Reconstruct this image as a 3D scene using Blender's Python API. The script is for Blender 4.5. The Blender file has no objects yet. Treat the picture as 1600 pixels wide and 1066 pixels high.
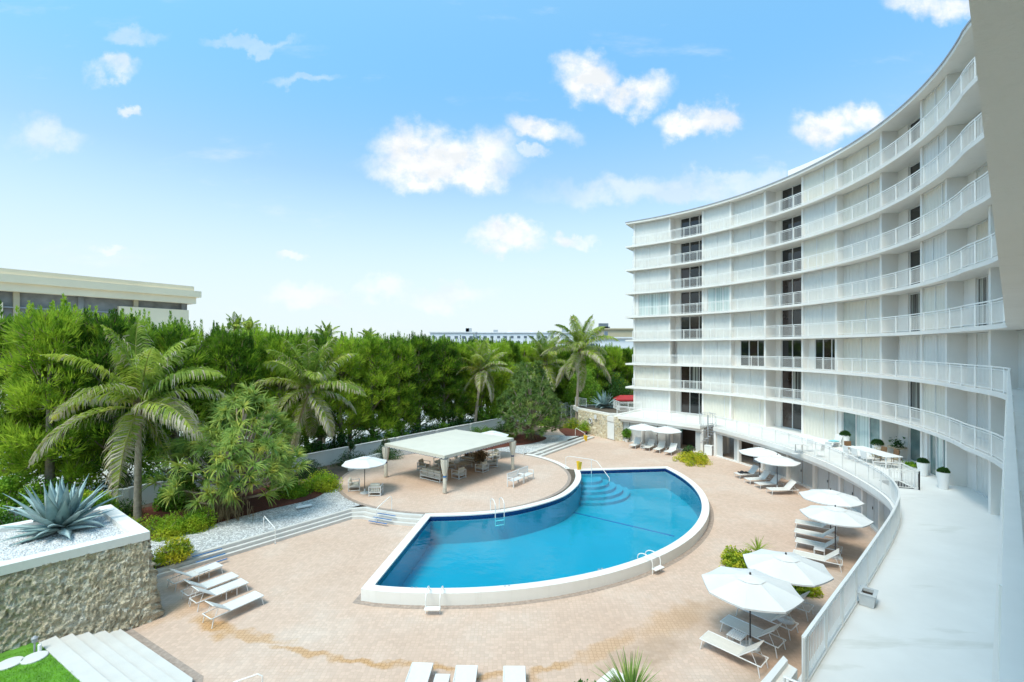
import bpy, math, random
import numpy as np
from mathutils import Vector, Matrix
R=math.radians; PI=math.pi
S=bpy.context.scene
COL=S.collection
# ------------------------------------------------------------------ camera
HC=10.1; FPX=735.0; HOR=544.0
def g(px,py,z=0.0):            # photo ray meeting the level z: measured positions on the ground
    s=(HC-z)/(py-HOR); return ((px-800)*s, FPX*s)
cam=bpy.data.cameras.new('camera'); co=bpy.data.objects.new('camera',cam); COL.objects.link(co)
co.location=(0,0,HC); co.rotation_euler=(R(90),0,0)
cam.sensor_width=36; cam.lens=36*FPX/1600; cam.shift_y=(HOR-533)/1600; cam.clip_start=.05; cam.clip_end=3000
S.camera=co
# ------------------------------------------------------------------ world, sun
SUN_EL=R(60); SUN_AZ=math.atan2(-.78,-.625)   # direction towards the sun in the xy plane
w=bpy.data.worlds.new('World'); S.world=w; w.use_nodes=True
nt=w.node_tree; nt.nodes.clear(); N=nt.nodes; L=nt.links
def mk(t,**k):
    n=N.new(t)
    for a,b in k.items(): setattr(n,a,b)
    return n
sky=mk('ShaderNodeTexSky',sky_type='NISHITA',sun_disc=False,sun_elevation=SUN_EL,altitude=0,air_density=1.0,dust_density=1.2,ozone_density=1.5)
sky.sun_rotation=PI/2-SUN_AZ
tc=mk('ShaderNodeTexCoord'); sp=mk('ShaderNodeSeparateXYZ'); L.new(tc.outputs['Generated'],sp.inputs[0])
def wm(op,a,b=None,c=None,clamp=False):
    n=mk('ShaderNodeMath',operation=op,use_clamp=clamp)
    for i,v in enumerate((a,b,c)):
        if v is None: continue
        if isinstance(v,(int,float)): n.inputs[i].default_value=v
        else: L.new(v,n.inputs[i])
    return n.outputs[0]
ymax=wm('MAXIMUM',sp.outputs[1],.08)
u=wm('DIVIDE',sp.outputs[0],ymax); v=wm('DIVIDE',sp.outputs[2],ymax)
cb=mk('ShaderNodeCombineXYZ'); L.new(u,cb.inputs[0]); L.new(v,cb.inputs[1])
def noise(vec,scale,detail=5,rough=.55,col=False,sy=1.0):
    m=mk('ShaderNodeMapping'); L.new(vec,m.inputs[0]); m.inputs['Scale'].default_value=(1,sy,1)
    n=mk('ShaderNodeTexNoise'); n.inputs['Scale'].default_value=scale; n.inputs['Detail'].default_value=detail; n.inputs['Roughness'].default_value=rough
    L.new(m.outputs[0],n.inputs[0]); return n.outputs['Color' if col else 'Fac']
nz=noise(cb.outputs[0],9,6,.6,True)
sb=mk('ShaderNodeVectorMath',operation='SUBTRACT'); L.new(nz,sb.inputs[0]); sb.inputs[1].default_value=(.5,.5,.5)
sc=mk('ShaderNodeVectorMath',operation='SCALE'); L.new(sb.outputs[0],sc.inputs[0]); sc.inputs['Scale'].default_value=.15
ad=mk('ShaderNodeVectorMath',operation='ADD'); L.new(cb.outputs[0],ad.inputs[0]); L.new(sc.outputs[0],ad.inputs[1])
clouds=[(650,232,62,38,1),(720,246,85,38,1),(690,262,110,24,1),(925,125,46,34,1),(985,142,58,28,1),(845,204,56,22,.95),(1080,196,46,22,1),(1120,182,36,24,.9),(1290,204,46,30,1),(1350,190,50,26,1),
 (790,372,52,20,.95),(815,360,30,18,.9),(900,372,34,11,.8),(1050,296,180,22,.45),(1150,288,110,16,.4),(180,110,34,17,.6),(205,58,40,14,.35),(75,215,55,28,.45),(1462,6,62,26,.85),(450,405,20,7,.6),(175,390,30,9,.5),(480,132,50,9,.3),(198,176,20,9,.7),(390,68,70,9,.28),(830,246,16,9,.5),(600,455,40,16,.5),(700,468,60,16,.45),(480,460,60,18,.5)]
acc=None
for (px,py,rx,ry,st) in clouds:
    m=mk('ShaderNodeMapping',vector_type='TEXTURE'); L.new(ad.outputs[0],m.inputs[0])
    m.inputs['Location'].default_value=((px-800)/FPX,(HOR-py)/FPX,0); m.inputs['Scale'].default_value=(rx/FPX*1.25,ry/FPX*1.25,1)
    flat=mk('ShaderNodeVectorMath',operation='MULTIPLY'); L.new(m.outputs[0],flat.inputs[0]); flat.inputs[1].default_value=(1,1,0)
    ln=mk('ShaderNodeVectorMath',operation='LENGTH'); L.new(flat.outputs[0],ln.inputs[0])
    mr=mk('ShaderNodeMapRange',interpolation_type='SMOOTHSTEP'); L.new(ln.outputs['Value'],mr.inputs[0])
    mr.inputs[1].default_value=1.12; mr.inputs[2].default_value=.38; mr.inputs[3].default_value=0; mr.inputs[4].default_value=st
    acc=mr.outputs[0] if acc is None else wm('MAXIMUM',acc,mr.outputs[0])
front=wm('GREATER_THAN',sp.outputs[1],.1)
dens=noise(cb.outputs[0],16,6,.65)
mr=mk('ShaderNodeMapRange'); L.new(dens,mr.inputs[0]); mr.inputs[1].default_value=.28; mr.inputs[2].default_value=.52; mr.inputs[3].default_value=.35; mr.inputs[4].default_value=1.0
cl=wm('MULTIPLY',wm('MULTIPLY',acc,front),mr.outputs[0])
# thin cirrus streaks and milky air near the horizon
ci=noise(cb.outputs[0],2.6,6,.62,sy=3.4)
mr=mk('ShaderNodeMapRange',interpolation_type='SMOOTHSTEP'); L.new(ci,mr.inputs[0]); mr.inputs[1].default_value=.56; mr.inputs[2].default_value=.85; mr.inputs[3].default_value=0; mr.inputs[4].default_value=.5
cl2=wm('MAXIMUM',cl,mr.outputs[0])
el=mk('ShaderNodeMapRange',interpolation_type='SMOOTHERSTEP'); L.new(sp.outputs[2],el.inputs[0])
el.inputs[1].default_value=.58; el.inputs[2].default_value=-.02; el.inputs[3].default_value=0; el.inputs[4].default_value=.93
low=el.outputs[0]
tint=mk('ShaderNodeMix',data_type='RGBA',blend_type='MULTIPLY'); tint.inputs[0].default_value=1
L.new(sky.outputs[0],tint.inputs[6]); tint.inputs[7].default_value=(.92,1.32,1.18,1)
er=mk('ShaderNodeValToRGB'); L.new(sp.outputs[2],er.inputs[0]); ee=er.color_ramp.elements
ee[0].position=0; ee[0].color=(.42,.58,.74,1); ee[1].position=.62; ee[1].color=(.92,.94,.95,1); e3=ee.new(.33); e3.color=(.40,.56,.76,1)
t2=mk('ShaderNodeMix',data_type='RGBA',blend_type='MULTIPLY'); t2.inputs[0].default_value=1; L.new(tint.outputs[2],t2.inputs[6]); L.new(er.outputs[0],t2.inputs[7])
m1=mk('ShaderNodeMix',data_type='RGBA'); L.new(low,m1.inputs[0]); L.new(t2.outputs[2],m1.inputs[6]); m1.inputs[7].default_value=(2.75,3.0,3.1,1)
m2=mk('ShaderNodeMix',data_type='RGBA'); L.new(cl2,m2.inputs[0]); L.new(m1.outputs[2],m2.inputs[6])
cs=noise(cb.outputs[0],7,5,.6,sy=1.6); cr=mk('ShaderNodeValToRGB'); L.new(cs,cr.inputs[0]); cr.color_ramp.elements[0].position=.38; cr.color_ramp.elements[0].color=(.80,.84,.87,1); cr.color_ramp.elements[1].position=.56; cr.color_ramp.elements[1].color=(1,1,1,1)
cm_=mk('ShaderNodeMix',data_type='RGBA',blend_type='MULTIPLY'); cm_.inputs[0].default_value=1; L.new(cr.outputs[0],cm_.inputs[6]); cm_.inputs[7].default_value=(3.45,3.45,3.45,1); L.new(cm_.outputs[2],m2.inputs[7])
bg=mk('ShaderNodeBackground'); L.new(m2.outputs[2],bg.inputs[0]); bg.inputs[1].default_value=.15
wo=mk('ShaderNodeOutputWorld'); L.new(bg.outputs[0],wo.inputs[0])
sd=bpy.data.lights.new('sun','SUN'); sd.energy=1.4; sd.angle=R(20); sd.color=(1,.93,.84)
so=bpy.data.objects.new('sun',sd); COL.objects.link(so)
dsun=Vector((math.cos(SUN_AZ)*math.cos(SUN_EL),math.sin(SUN_AZ)*math.cos(SUN_EL),math.sin(SUN_EL)))
so.rotation_euler=dsun.to_track_quat('Z','Y').to_euler(); so.location=dsun*60
S.view_settings.view_transform='Standard'; S.view_settings.look='None'; S.view_settings.gamma=1; S.view_settings.use_curve_mapping=False
S.view_settings.exposure=1.1
S.render.engine='CYCLES'
try:
    S.cycles.max_bounces=6; S.cycles.transparent_max_bounces=10; S.cycles.diffuse_bounces=4
except Exception: pass
# ------------------------------------------------------------------ materials
class NT:
    def __init__(s,name):
        s.m=bpy.data.materials.new(name); s.m.use_nodes=True; s.n=s.m.node_tree.nodes; s.l=s.m.node_tree.links
        s.b=s.n['Principled BSDF']; s.tc=s.n.new('ShaderNodeTexCoord')
    def N(s,t,**k):
        n=s.n.new(t)
        for a,b in k.items(): setattr(n,a,b)
        return n
    def noise(s,scale,detail=4,rough=.55,coord='Object',vec=None):
        n=s.N('ShaderNodeTexNoise'); n.inputs['Scale'].default_value=scale; n.inputs['Detail'].default_value=detail; n.inputs['Roughness'].default_value=rough
        s.l.new(vec or s.tc.outputs[coord],n.inputs[0]); return n.outputs['Fac']
    def ramp(s,f,stops):
        n=s.N('ShaderNodeValToRGB'); s.l.new(f,n.inputs[0]); e=n.color_ramp.elements
        while len(e)<len(stops): e.new(.5)
        for i,(p,c) in enumerate(stops): e[i].position=p; e[i].color=(*c,1)
        return n.outputs[0]
    def mix(s,f,a,b,mode='MIX'):
        n=s.N('ShaderNodeMix',data_type='RGBA',blend_type=mode)
        for i,v in ((0,f),(6,a),(7,b)):
            if isinstance(v,(int,float)): n.inputs[i].default_value=v
            elif isinstance(v,tuple): n.inputs[i].default_value=(*v,1)
            else: s.l.new(v,n.inputs[i])
        return n.outputs[2]
    def math(s,op,a,b=None,clamp=False):
        n=s.N('ShaderNodeMath',operation=op,use_clamp=clamp)
        for i,v in enumerate((a,b)):
            if v is None: continue
            if isinstance(v,(int,float)): n.inputs[i].default_value=v
            else: s.l.new(v,n.inputs[i])
        return n.outputs[0]
    def bump(s,h,strength=.3,dist=.02):
        n=s.N('ShaderNodeBump'); n.inputs['Strength'].default_value=strength; n.inputs['Distance'].default_value=dist
        s.l.new(h,n.inputs['Height']); s.l.new(n.outputs[0],s.b.inputs['Normal'])
    def col(s,c):
        if isinstance(c,tuple): s.b.inputs['Base Color'].default_value=(*c,1)
        else: s.l.new(c,s.b.inputs['Base Color'])
    def rough(s,v): s.b.inputs['Roughness'].default_value=v
M={}
def simple(name,c,rough=.6,var=.12,scale=1.5,bump=0,bscale=40,metal=0,spec=None,coord='Object'):
    t=NT(name); f=t.noise(scale,5,.6,coord)
    lo=tuple(x*(1-var) for x in c); hi=tuple(min(1,x*(1+var*.6)) for x in c)
    t.col(t.ramp(f,[(.3,lo),(.7,hi)])); t.rough(rough); t.b.inputs['Metallic'].default_value=metal
    if bump: t.bump(t.noise(bscale,4),bump)
    if spec is not None: t.b.inputs['Specular IOR Level'].default_value=spec
    M[name]=t.m; return t.m
t=NT('white_stucco'); mp=t.N('ShaderNodeMapping'); t.l.new(t.tc.outputs['Object'],mp.inputs[0]); mp.inputs['Scale'].default_value=(2.2,2.2,.25)
c=t.ramp(t.noise(.6,5,.6),[(.3,(.745,.705,.65)),(.7,(.785,.75,.70))]); c=t.mix(t.ramp(t.noise(1.0,6,.7,vec=mp.outputs[0]),[(.56,(0,0,0)),(.78,(.30,.30,.30))]),c,(.48,.46,.40)); t.col(c); t.rough(.78)
t.bump(t.math('ADD',t.noise(38,5,.7),t.math('MULTIPLY',t.noise(9,4),.6)),.35,.02); M['white_stucco']=t.m
simple('white_paint',(.72,.71,.69),.45,.04,1.2)
simple('white_metal',(.80,.785,.75),.35,.05,3)
simple('shutter_white',(.67,.655,.61),.5,.07,.35)
simple('shutter_cream',(.70,.655,.56),.5,.06,.35)
simple('frame_white',(.70,.69,.67),.4,.05,2)
simple('louvre_grey',(.52,.53,.52),.55,.08,.8)
simple('dark_metal',(.03,.03,.035),.4,.1)
simple('grey_metal',(.35,.36,.38),.4,.1)
simple('steel',(.6,.6,.6),.25,.05,3,metal=.9)
simple('sling',(.68,.66,.62),.7,.04,8,.15,300)
simple('sling_beige',(.66,.62,.55),.7,.06,8,.15,300)
simple('canvas_white',(.67,.665,.65),.8,.03,2,.1,200)
simple('canvas_cream',(.60,.56,.47),.8,.05,1.2,.1,200)
simple('cushion_cream',(.62,.58,.48),.9,.08,4,.2,90)
simple('cushion_tan',(.46,.39,.29),.9,.1,4,.2,90)
simple('navy_trim',(.03,.05,.14),.6,.1)
simple('blue_strip',(.02,.14,.36),.6,.15,3)
simple('tile_navy',(.010,.035,.14),.2,.3,6)
simple('pool_blue',(.0,.34,.46),.5,.06,.25)
simple('yellow_plastic',(.80,.52,.03),.45,.06)
simple('orange_plastic',(.75,.28,.02),.5,.1,2)
simple('red_fabric',(.42,.03,.03),.7,.2,2)
simple('wicker_brown',(.20,.11,.05),.7,.3,20)
simple('stone_tan',(.45,.37,.25),.8,.2,6,.3,30)
simple('pot_white',(.78,.78,.76),.5,.05)
simple('pot_grey',(.55,.57,.57),.7,.1,5)
simple('soil',(.05,.035,.025),.95,.4,20,.6,60)
simple('black_cloth',(.015,.015,.018),.9,.2,5)
simple('teal_cloth',(.25,.55,.58),.8,.2,5)
simple('cream_stucco',(.88,.74,.52),.8,.06,.3)
simple('tan_stucco',(.50,.42,.28),.8,.08,.3)
simple('far_white',(.74,.75,.76),.8,.06,.05)
simple('far_window',(.12,.15,.18),.3,.1)
simple('net_grey',(.24,.235,.22),.85,.35,.8)
simple('asphalt',(.22,.22,.22),.9,.15,1.5,.3,50)
simple('concrete',(.62,.61,.58),.85,.08,1.2,.2,40)
simple('car_silver',(.45,.47,.50),.25,.03,1,metal=.5)
simple('car_white',(.75,.75,.76),.25,.03,1)
simple('car_glass',(.02,.025,.03),.08,.1)
simple('tyre',(.02,.02,.02),.85,.2)
simple('step_white',(.60,.575,.535),.7,.06,1.5,.15,40)
simple('step_line',(.36,.30,.26),.8,.2,3)
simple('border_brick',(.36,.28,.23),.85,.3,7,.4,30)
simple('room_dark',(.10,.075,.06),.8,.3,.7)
def glass(name,c,rough=.04):
    t=NT(name); t.col(t.ramp(t.noise(.9,3),[(.35,tuple(x*.6 for x in c)),(.7,c)])); t.rough(rough); t.b.inputs['Specular IOR Level'].default_value=.7
    M[name]=t.m
glass('glass_dark',(.020,.024,.026)); glass('glass_brown',(.045,.030,.026)); glass('glass_teal',(.16,.26,.25),.1)
def curtain(name,a,b,sc=9):
    t=NT(name); wv=t.N('ShaderNodeTexNoise'); mp=t.N('ShaderNodeMapping'); t.l.new(t.tc.outputs['Object'],mp.inputs[0]); mp.inputs['Scale'].default_value=(sc,sc,.05)
    t.l.new(mp.outputs[0],wv.inputs[0]); wv.inputs['Scale'].default_value=1
    t.col(t.ramp(wv.outputs['Fac'],[(.38,a),(.6,b)])); t.rough(.12); t.b.inputs['Specular IOR Level'].default_value=.5; M[name]=t.m
curtain('glass_curtain',(.34,.42,.40),(.58,.66,.63)); curtain('glass_stripe',(.03,.03,.03),(.40,.42,.38),7)
# terrace floor
t=NT('terrace_paint'); n=t.noise(.5,5,.6); n2=t.noise(9,4)
mp=t.N('ShaderNodeMapping'); t.l.new(t.tc.outputs['Object'],mp.inputs[0]); mp.inputs['Scale'].default_value=(.25,1.1,1); mp.inputs['Rotation'].default_value=(0,0,R(20))
st=t.noise(.9,5,.6,vec=mp.outputs[0])
c=t.ramp(n,[(.3,(.72,.705,.67)),(.7,(.80,.785,.75))]); c=t.mix(t.ramp(st,[(.60,(0,0,0)),(.74,(.65,.65,.65))]),c,(.50,.49,.42)); t.col(c); t.rough(.55); t.bump(n2,.1); M['terrace_paint']=t.m
# pavers; the oval patches mix rust and damp marks with painted shade
def pavers(name,patches):
    t=NT(name); vo=t.N('ShaderNodeTexVoronoi',feature='DISTANCE_TO_EDGE'); vo.inputs['Scale'].default_value=7.0; vo.inputs['Randomness'].default_value=.35
    t.l.new(t.tc.outputs['Object'],vo.inputs[0])
    v2=t.N('ShaderNodeTexVoronoi'); v2.inputs['Scale'].default_value=7.0; v2.inputs['Randomness'].default_value=.35; t.l.new(t.tc.outputs['Object'],v2.inputs[0])
    big=t.noise(.22,5,.6); c=t.ramp(big,[(.3,(.565,.39,.29)),(.52,(.615,.445,.345)),(.72,(.65,.52,.43))])
    sepc=t.N('ShaderNodeSeparateColor'); t.l.new(v2.outputs['Color'],sepc.inputs[0])
    c=t.mix(.5,c,t.ramp(sepc.outputs[0],[(0,(.74,.74,.74)),(1,(1,1,1))]),'MULTIPLY')
    joint=t.ramp(vo.outputs['Distance'],[(.0,(1,1,1)),(.10,(0,0,0))])
    fine=t.ramp(t.noise(1.1,4,.7),[(.42,(.35,.35,.35)),(.6,(.7,.7,.7))])
    jj=t.mix(1.0,joint,fine,'MULTIPLY')
    c=t.mix(jj,c,(.44,.31,.22))
    nz=t.N('ShaderNodeTexNoise'); nz.inputs['Scale'].default_value=1.3; nz.inputs['Detail'].default_value=5; t.l.new(t.tc.outputs['Object'],nz.inputs[0])
    sb=t.N('ShaderNodeVectorMath',operation='SUBTRACT'); t.l.new(nz.outputs['Color'],sb.inputs[0]); sb.inputs[1].default_value=(.5,.5,.5)
    sc=t.N('ShaderNodeVectorMath',operation='SCALE'); t.l.new(sb.outputs[0],sc.inputs[0]); sc.inputs['Scale'].default_value=1.3
    ad=t.N('ShaderNodeVectorMath',operation='ADD'); t.l.new(t.tc.outputs['Object'],ad.inputs[0]); t.l.new(sc.outputs[0],ad.inputs[1])
    for kind in (0,1):
        acc=None
        for (x,y,rx,ry,rot,st,k) in patches:
            if k!=kind: continue
            m=t.N('ShaderNodeMapping',vector_type='TEXTURE'); t.l.new(ad.outputs[0],m.inputs[0]); m.inputs['Location'].default_value=(x,y,0); m.inputs['Rotation'].default_value=(0,0,R(rot)); m.inputs['Scale'].default_value=(rx,ry,50)
            ln=t.N('ShaderNodeVectorMath',operation='LENGTH'); t.l.new(m.outputs[0],ln.inputs[0])
            mr=t.N('ShaderNodeMapRange',interpolation_type='SMOOTHSTEP'); t.l.new(ln.outputs['Value'],mr.inputs[0]); mr.inputs[1].default_value=1.15; mr.inputs[2].default_value=.35; mr.inputs[3].default_value=0; mr.inputs[4].default_value=st
            acc=mr.outputs[0] if acc is None else t.math('MAXIMUM',acc,mr.outputs[0])
        if acc is None: continue
        if kind==1: c=t.mix(t.math('MULTIPLY',acc,t.ramp(t.noise(2.5,5,.7),[(.3,(.5,.5,.5)),(.7,(1,1,1))])),c,(.33,.215,.13))
        else:
            c=t.mix(acc,c,(.50,.27,.09)); jm=t.math('MULTIPLY',acc,joint); c=t.mix(jm,c,(.22,.10,.03))
    t.col(c); t.rough(.85); t.bump(vo.outputs['Distance'],.25,.02); M[name]=t.m
pavers('pavers',[(-10.8,17.1,1.5,.45,-30,.75,0),(-9.0,16.5,1.6,.3,-14,.55,0),(-6.9,15.6,1.5,.22,-14,.65,0),(-4.7,15.15,1.7,.24,-10,.75,0),(-2.6,14.85,1.4,.2,-6,.7,0),(-.6,14.55,1.6,.22,0,.6,0),(1.3,14.85,1.3,.22,22,.6,0),(3.2,15.9,1.9,.4,32,.4,0),(6.0,17.4,2.3,.8,36,.35,0),
  (4.6,15.6,2.4,.7,22,.6,1),(7.6,17.9,2.4,1.2,35,.55,1),(9,14.5,3.5,2.0,40,.55,1),(16.5,21.8,2.6,5.5,-20,.6,1),(20,28,1.4,4,-8,.3,1),(15.2,40.6,3.0,.35,-35,.25,1),(-12.5,18.6,2.2,.8,57,.3,0)])  # the ovals running along the grey doors are shade put into the colour
pavers('pavers_upper',[(-9.5,33.5,4.5,1.6,48,.45,1),(-4.7,36.2,5.0,3.6,40,.35,1)])  # dark ovals under and left of the canopy: shade painted into the paving
# gravel, mulch, lawn
t=NT('gravel'); vo=t.N('ShaderNodeTexVoronoi'); vo.inputs['Scale'].default_value=11; t.l.new(t.tc.outputs['Object'],vo.inputs[0])
sc_=t.N('ShaderNodeSeparateColor'); t.l.new(vo.outputs['Color'],sc_.inputs[0])
t.col(t.mix(t.ramp(vo.outputs['Distance'],[(.25,(0,0,0)),(.75,(.75,.75,.75))]),t.ramp(sc_.outputs[0],[(0,(.42,.42,.41)),(.5,(.68,.68,.67)),(1,(.82,.82,.81))]),(.24,.24,.24))); t.rough(.8); t.bump(vo.outputs['Distance'],.9,.05); M['gravel']=t.m
t=NT('white_gravel'); vo=t.N('ShaderNodeTexVoronoi'); vo.inputs['Scale'].default_value=14; t.l.new(t.tc.outputs['Object'],vo.inputs[0])
sc_=t.N('ShaderNodeSeparateColor'); t.l.new(vo.outputs['Color'],sc_.inputs[0])
t.col(t.mix(t.ramp(vo.outputs['Distance'],[(.3,(0,0,0)),(.8,(.6,.6,.6))]),t.ramp(sc_.outputs[0],[(0,(.66,.66,.65)),(1,(.86,.86,.85))]),(.34,.34,.34))); t.rough(.8); t.bump(vo.outputs['Distance'],.9,.05); M['white_gravel']=t.m
simple('mulch',(.13,.035,.018),.95,.65,14,1.0,45)
simple('lawn_base',(.11,.28,.02),.9,.3,3,.8,60)
simple('dirt',(.11,.085,.06),.95,.3,2,.4,20)
simple('far_ground',(.14,.17,.10),.95,.25,.08)
# coral stone
t=NT('coral_stone'); wn=t.N('ShaderNodeTexNoise'); wn.inputs['Scale'].default_value=2.2; wn.inputs['Detail'].default_value=5; t.l.new(t.tc.outputs['Object'],wn.inputs[0])
sc1=t.N('ShaderNodeVectorMath',operation='SCALE'); t.l.new(wn.outputs['Color'],sc1.inputs[0]); sc1.inputs['Scale'].default_value=.45
ad1=t.N('ShaderNodeVectorMath',operation='ADD'); t.l.new(t.tc.outputs['Object'],ad1.inputs[0]); t.l.new(sc1.outputs[0],ad1.inputs[1])
vo=t.N('ShaderNodeTexVoronoi'); vo.inputs['Scale'].default_value=6.5; t.l.new(ad1.outputs[0],vo.inputs[0])
sc_=t.N('ShaderNodeSeparateColor'); t.l.new(vo.outputs['Color'],sc_.inputs[0])
fine=t.noise(20,7,.78)
c=t.ramp(sc_.outputs[0],[(0,(.50,.45,.33)),(.2,(.74,.62,.42)),(.6,(.83,.71,.50)),(1,(.88,.82,.67))])
c=t.mix(t.ramp(t.noise(1.2,5,.6),[(.45,(0,0,0)),(.7,(.5,.5,.5))]),c,(.62,.46,.26))
c=t.mix(t.ramp(fine,[(.37,(1,1,1)),(.43,(0,0,0))]),c,(.15,.13,.09))
c=t.mix(t.ramp(t.noise(5,6,.7),[(.31,(.7,.7,.7)),(.37,(0,0,0))]),c,(.26,.26,.21)); t.col(c); t.rough(.9)
t.bump(t.math('ADD',fine,t.math('MULTIPLY',vo.outputs['Distance'],-.8)),1.0,.12); M['coral_stone']=t.m
# foliage
def leaf(name,stops,nscale=.5,rough=.55,trans=.35,obj=True,up=.0):
    t=NT(name); f=t.noise(nscale,3,.6)
    if obj:
        oi=t.N('ShaderNodeObjectInfo'); f=t.math('ADD',f,t.math('MULTIPLY',t.math('SUBTRACT',oi.outputs['Random'],.5),.24))
    c=t.ramp(f,stops); t.col(c); t.rough(rough); t.b.inputs['Specular IOR Level'].default_value=.25
    tr=t.N('ShaderNodeBsdfTranslucent'); t.l.new(c,tr.inputs[0]); mx=t.N('ShaderNodeMixShader'); mx.inputs[0].default_value=trans
    out=t.n['Material Output']; t.l.new(t.b.outputs[0],mx.inputs[1]); t.l.new(tr.outputs[0],mx.inputs[2]); t.l.new(mx.outputs[0],out.inputs[0]); M[name]=t.m
leaf('casuarina_leaf',[(.33,(.06,.14,.012)),(.47,(.21,.36,.025)),(.59,(.46,.60,.055))],.95,.6,.5)
leaf('palm_leaf',[(.35,(.20,.30,.04)),(.55,(.40,.50,.07)),(.72,(.58,.58,.12))],1.2,.5,.5)
leaf('palm_dry',[(.3,(.42,.36,.22)),(.7,(.62,.56,.42))],1.5)
leaf('palm_rib',[(.3,(.28,.30,.07)),(.7,(.42,.38,.10))],1.5)
leaf('pandanus_leaf',[(.32,(.09,.19,.05)),(.5,(.22,.36,.08)),(.64,(.38,.48,.10)),(.78,(.60,.56,.10))],1.4)
leaf('pandanus_dark',[(.32,(.06,.12,.03)),(.52,(.13,.22,.05)),(.68,(.24,.32,.08)),(.8,(.42,.44,.12))],1.0)
leaf('croton_leaf',[(.36,(.09,.20,.015)),(.5,(.32,.42,.025)),(.64,(.64,.58,.04))],2.4)
leaf('shrub_leaf',[(.34,(.08,.19,.015)),(.5,(.18,.36,.03)),(.66,(.34,.50,.05))],1.1)
leaf('lime_leaf',[(.34,(.14,.30,.02)),(.5,(.30,.47,.03)),(.68,(.52,.55,.04))],1.6)
leaf('dark_leaf',[(.34,(.025,.075,.015)),(.6,(.06,.16,.03))],1.4)
leaf('grass_blade',[(.34,(.10,.28,.01)),(.6,(.24,.50,.02))],3,.7,.4)
leaf('agave_leaf',[(.3,(.26,.38,.36)),(.7,(.50,.62,.60))],1.6,.5,.08)
leaf('dead_leaf',[(.3,(.20,.14,.07)),(.7,(.38,.30,.18))],1.5)
simple('bark_palm',(.42,.335,.25),.9,.35,5,.7,18)
simple('bark_grey',(.32,.25,.19),.9,.4,4,.7,16)
# water
t=NT('pool_water'); t.n.remove(t.b)
tr=t.N('ShaderNodeBsdfTransparent'); tr.inputs[0].default_value=(.30,.93,.98,1)
gl=t.N('ShaderNodeBsdfGlossy'); gl.inputs['Roughness'].default_value=.03; gl.inputs[0].default_value=(1,1,1,1)
fr=t.N('ShaderNodeFresnel'); fr.inputs[0].default_value=1.24
nb=t.N('ShaderNodeTexNoise'); nb.inputs['Scale'].default_value=1.6; nb.inputs['Detail'].default_value=4; t.l.new(t.tc.outputs['Object'],nb.inputs[0])
bp=t.N('ShaderNodeBump'); bp.inputs['Strength'].default_value=.35; bp.inputs['Distance'].default_value=.03; t.l.new(nb.outputs['Fac'],bp.inputs['Height'])
t.l.new(bp.outputs[0],gl.inputs['Normal']); t.l.new(bp.outputs[0],fr.inputs['Normal'])
mx=t.N('ShaderNodeMixShader'); t.l.new(fr.outputs[0],mx.inputs[0]); t.l.new(tr.outputs[0],mx.inputs[1]); t.l.new(gl.outputs[0],mx.inputs[2]); t.l.new(mx.outputs[0],t.n['Material Output'].inputs[0]); M['pool_water']=t.m
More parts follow.
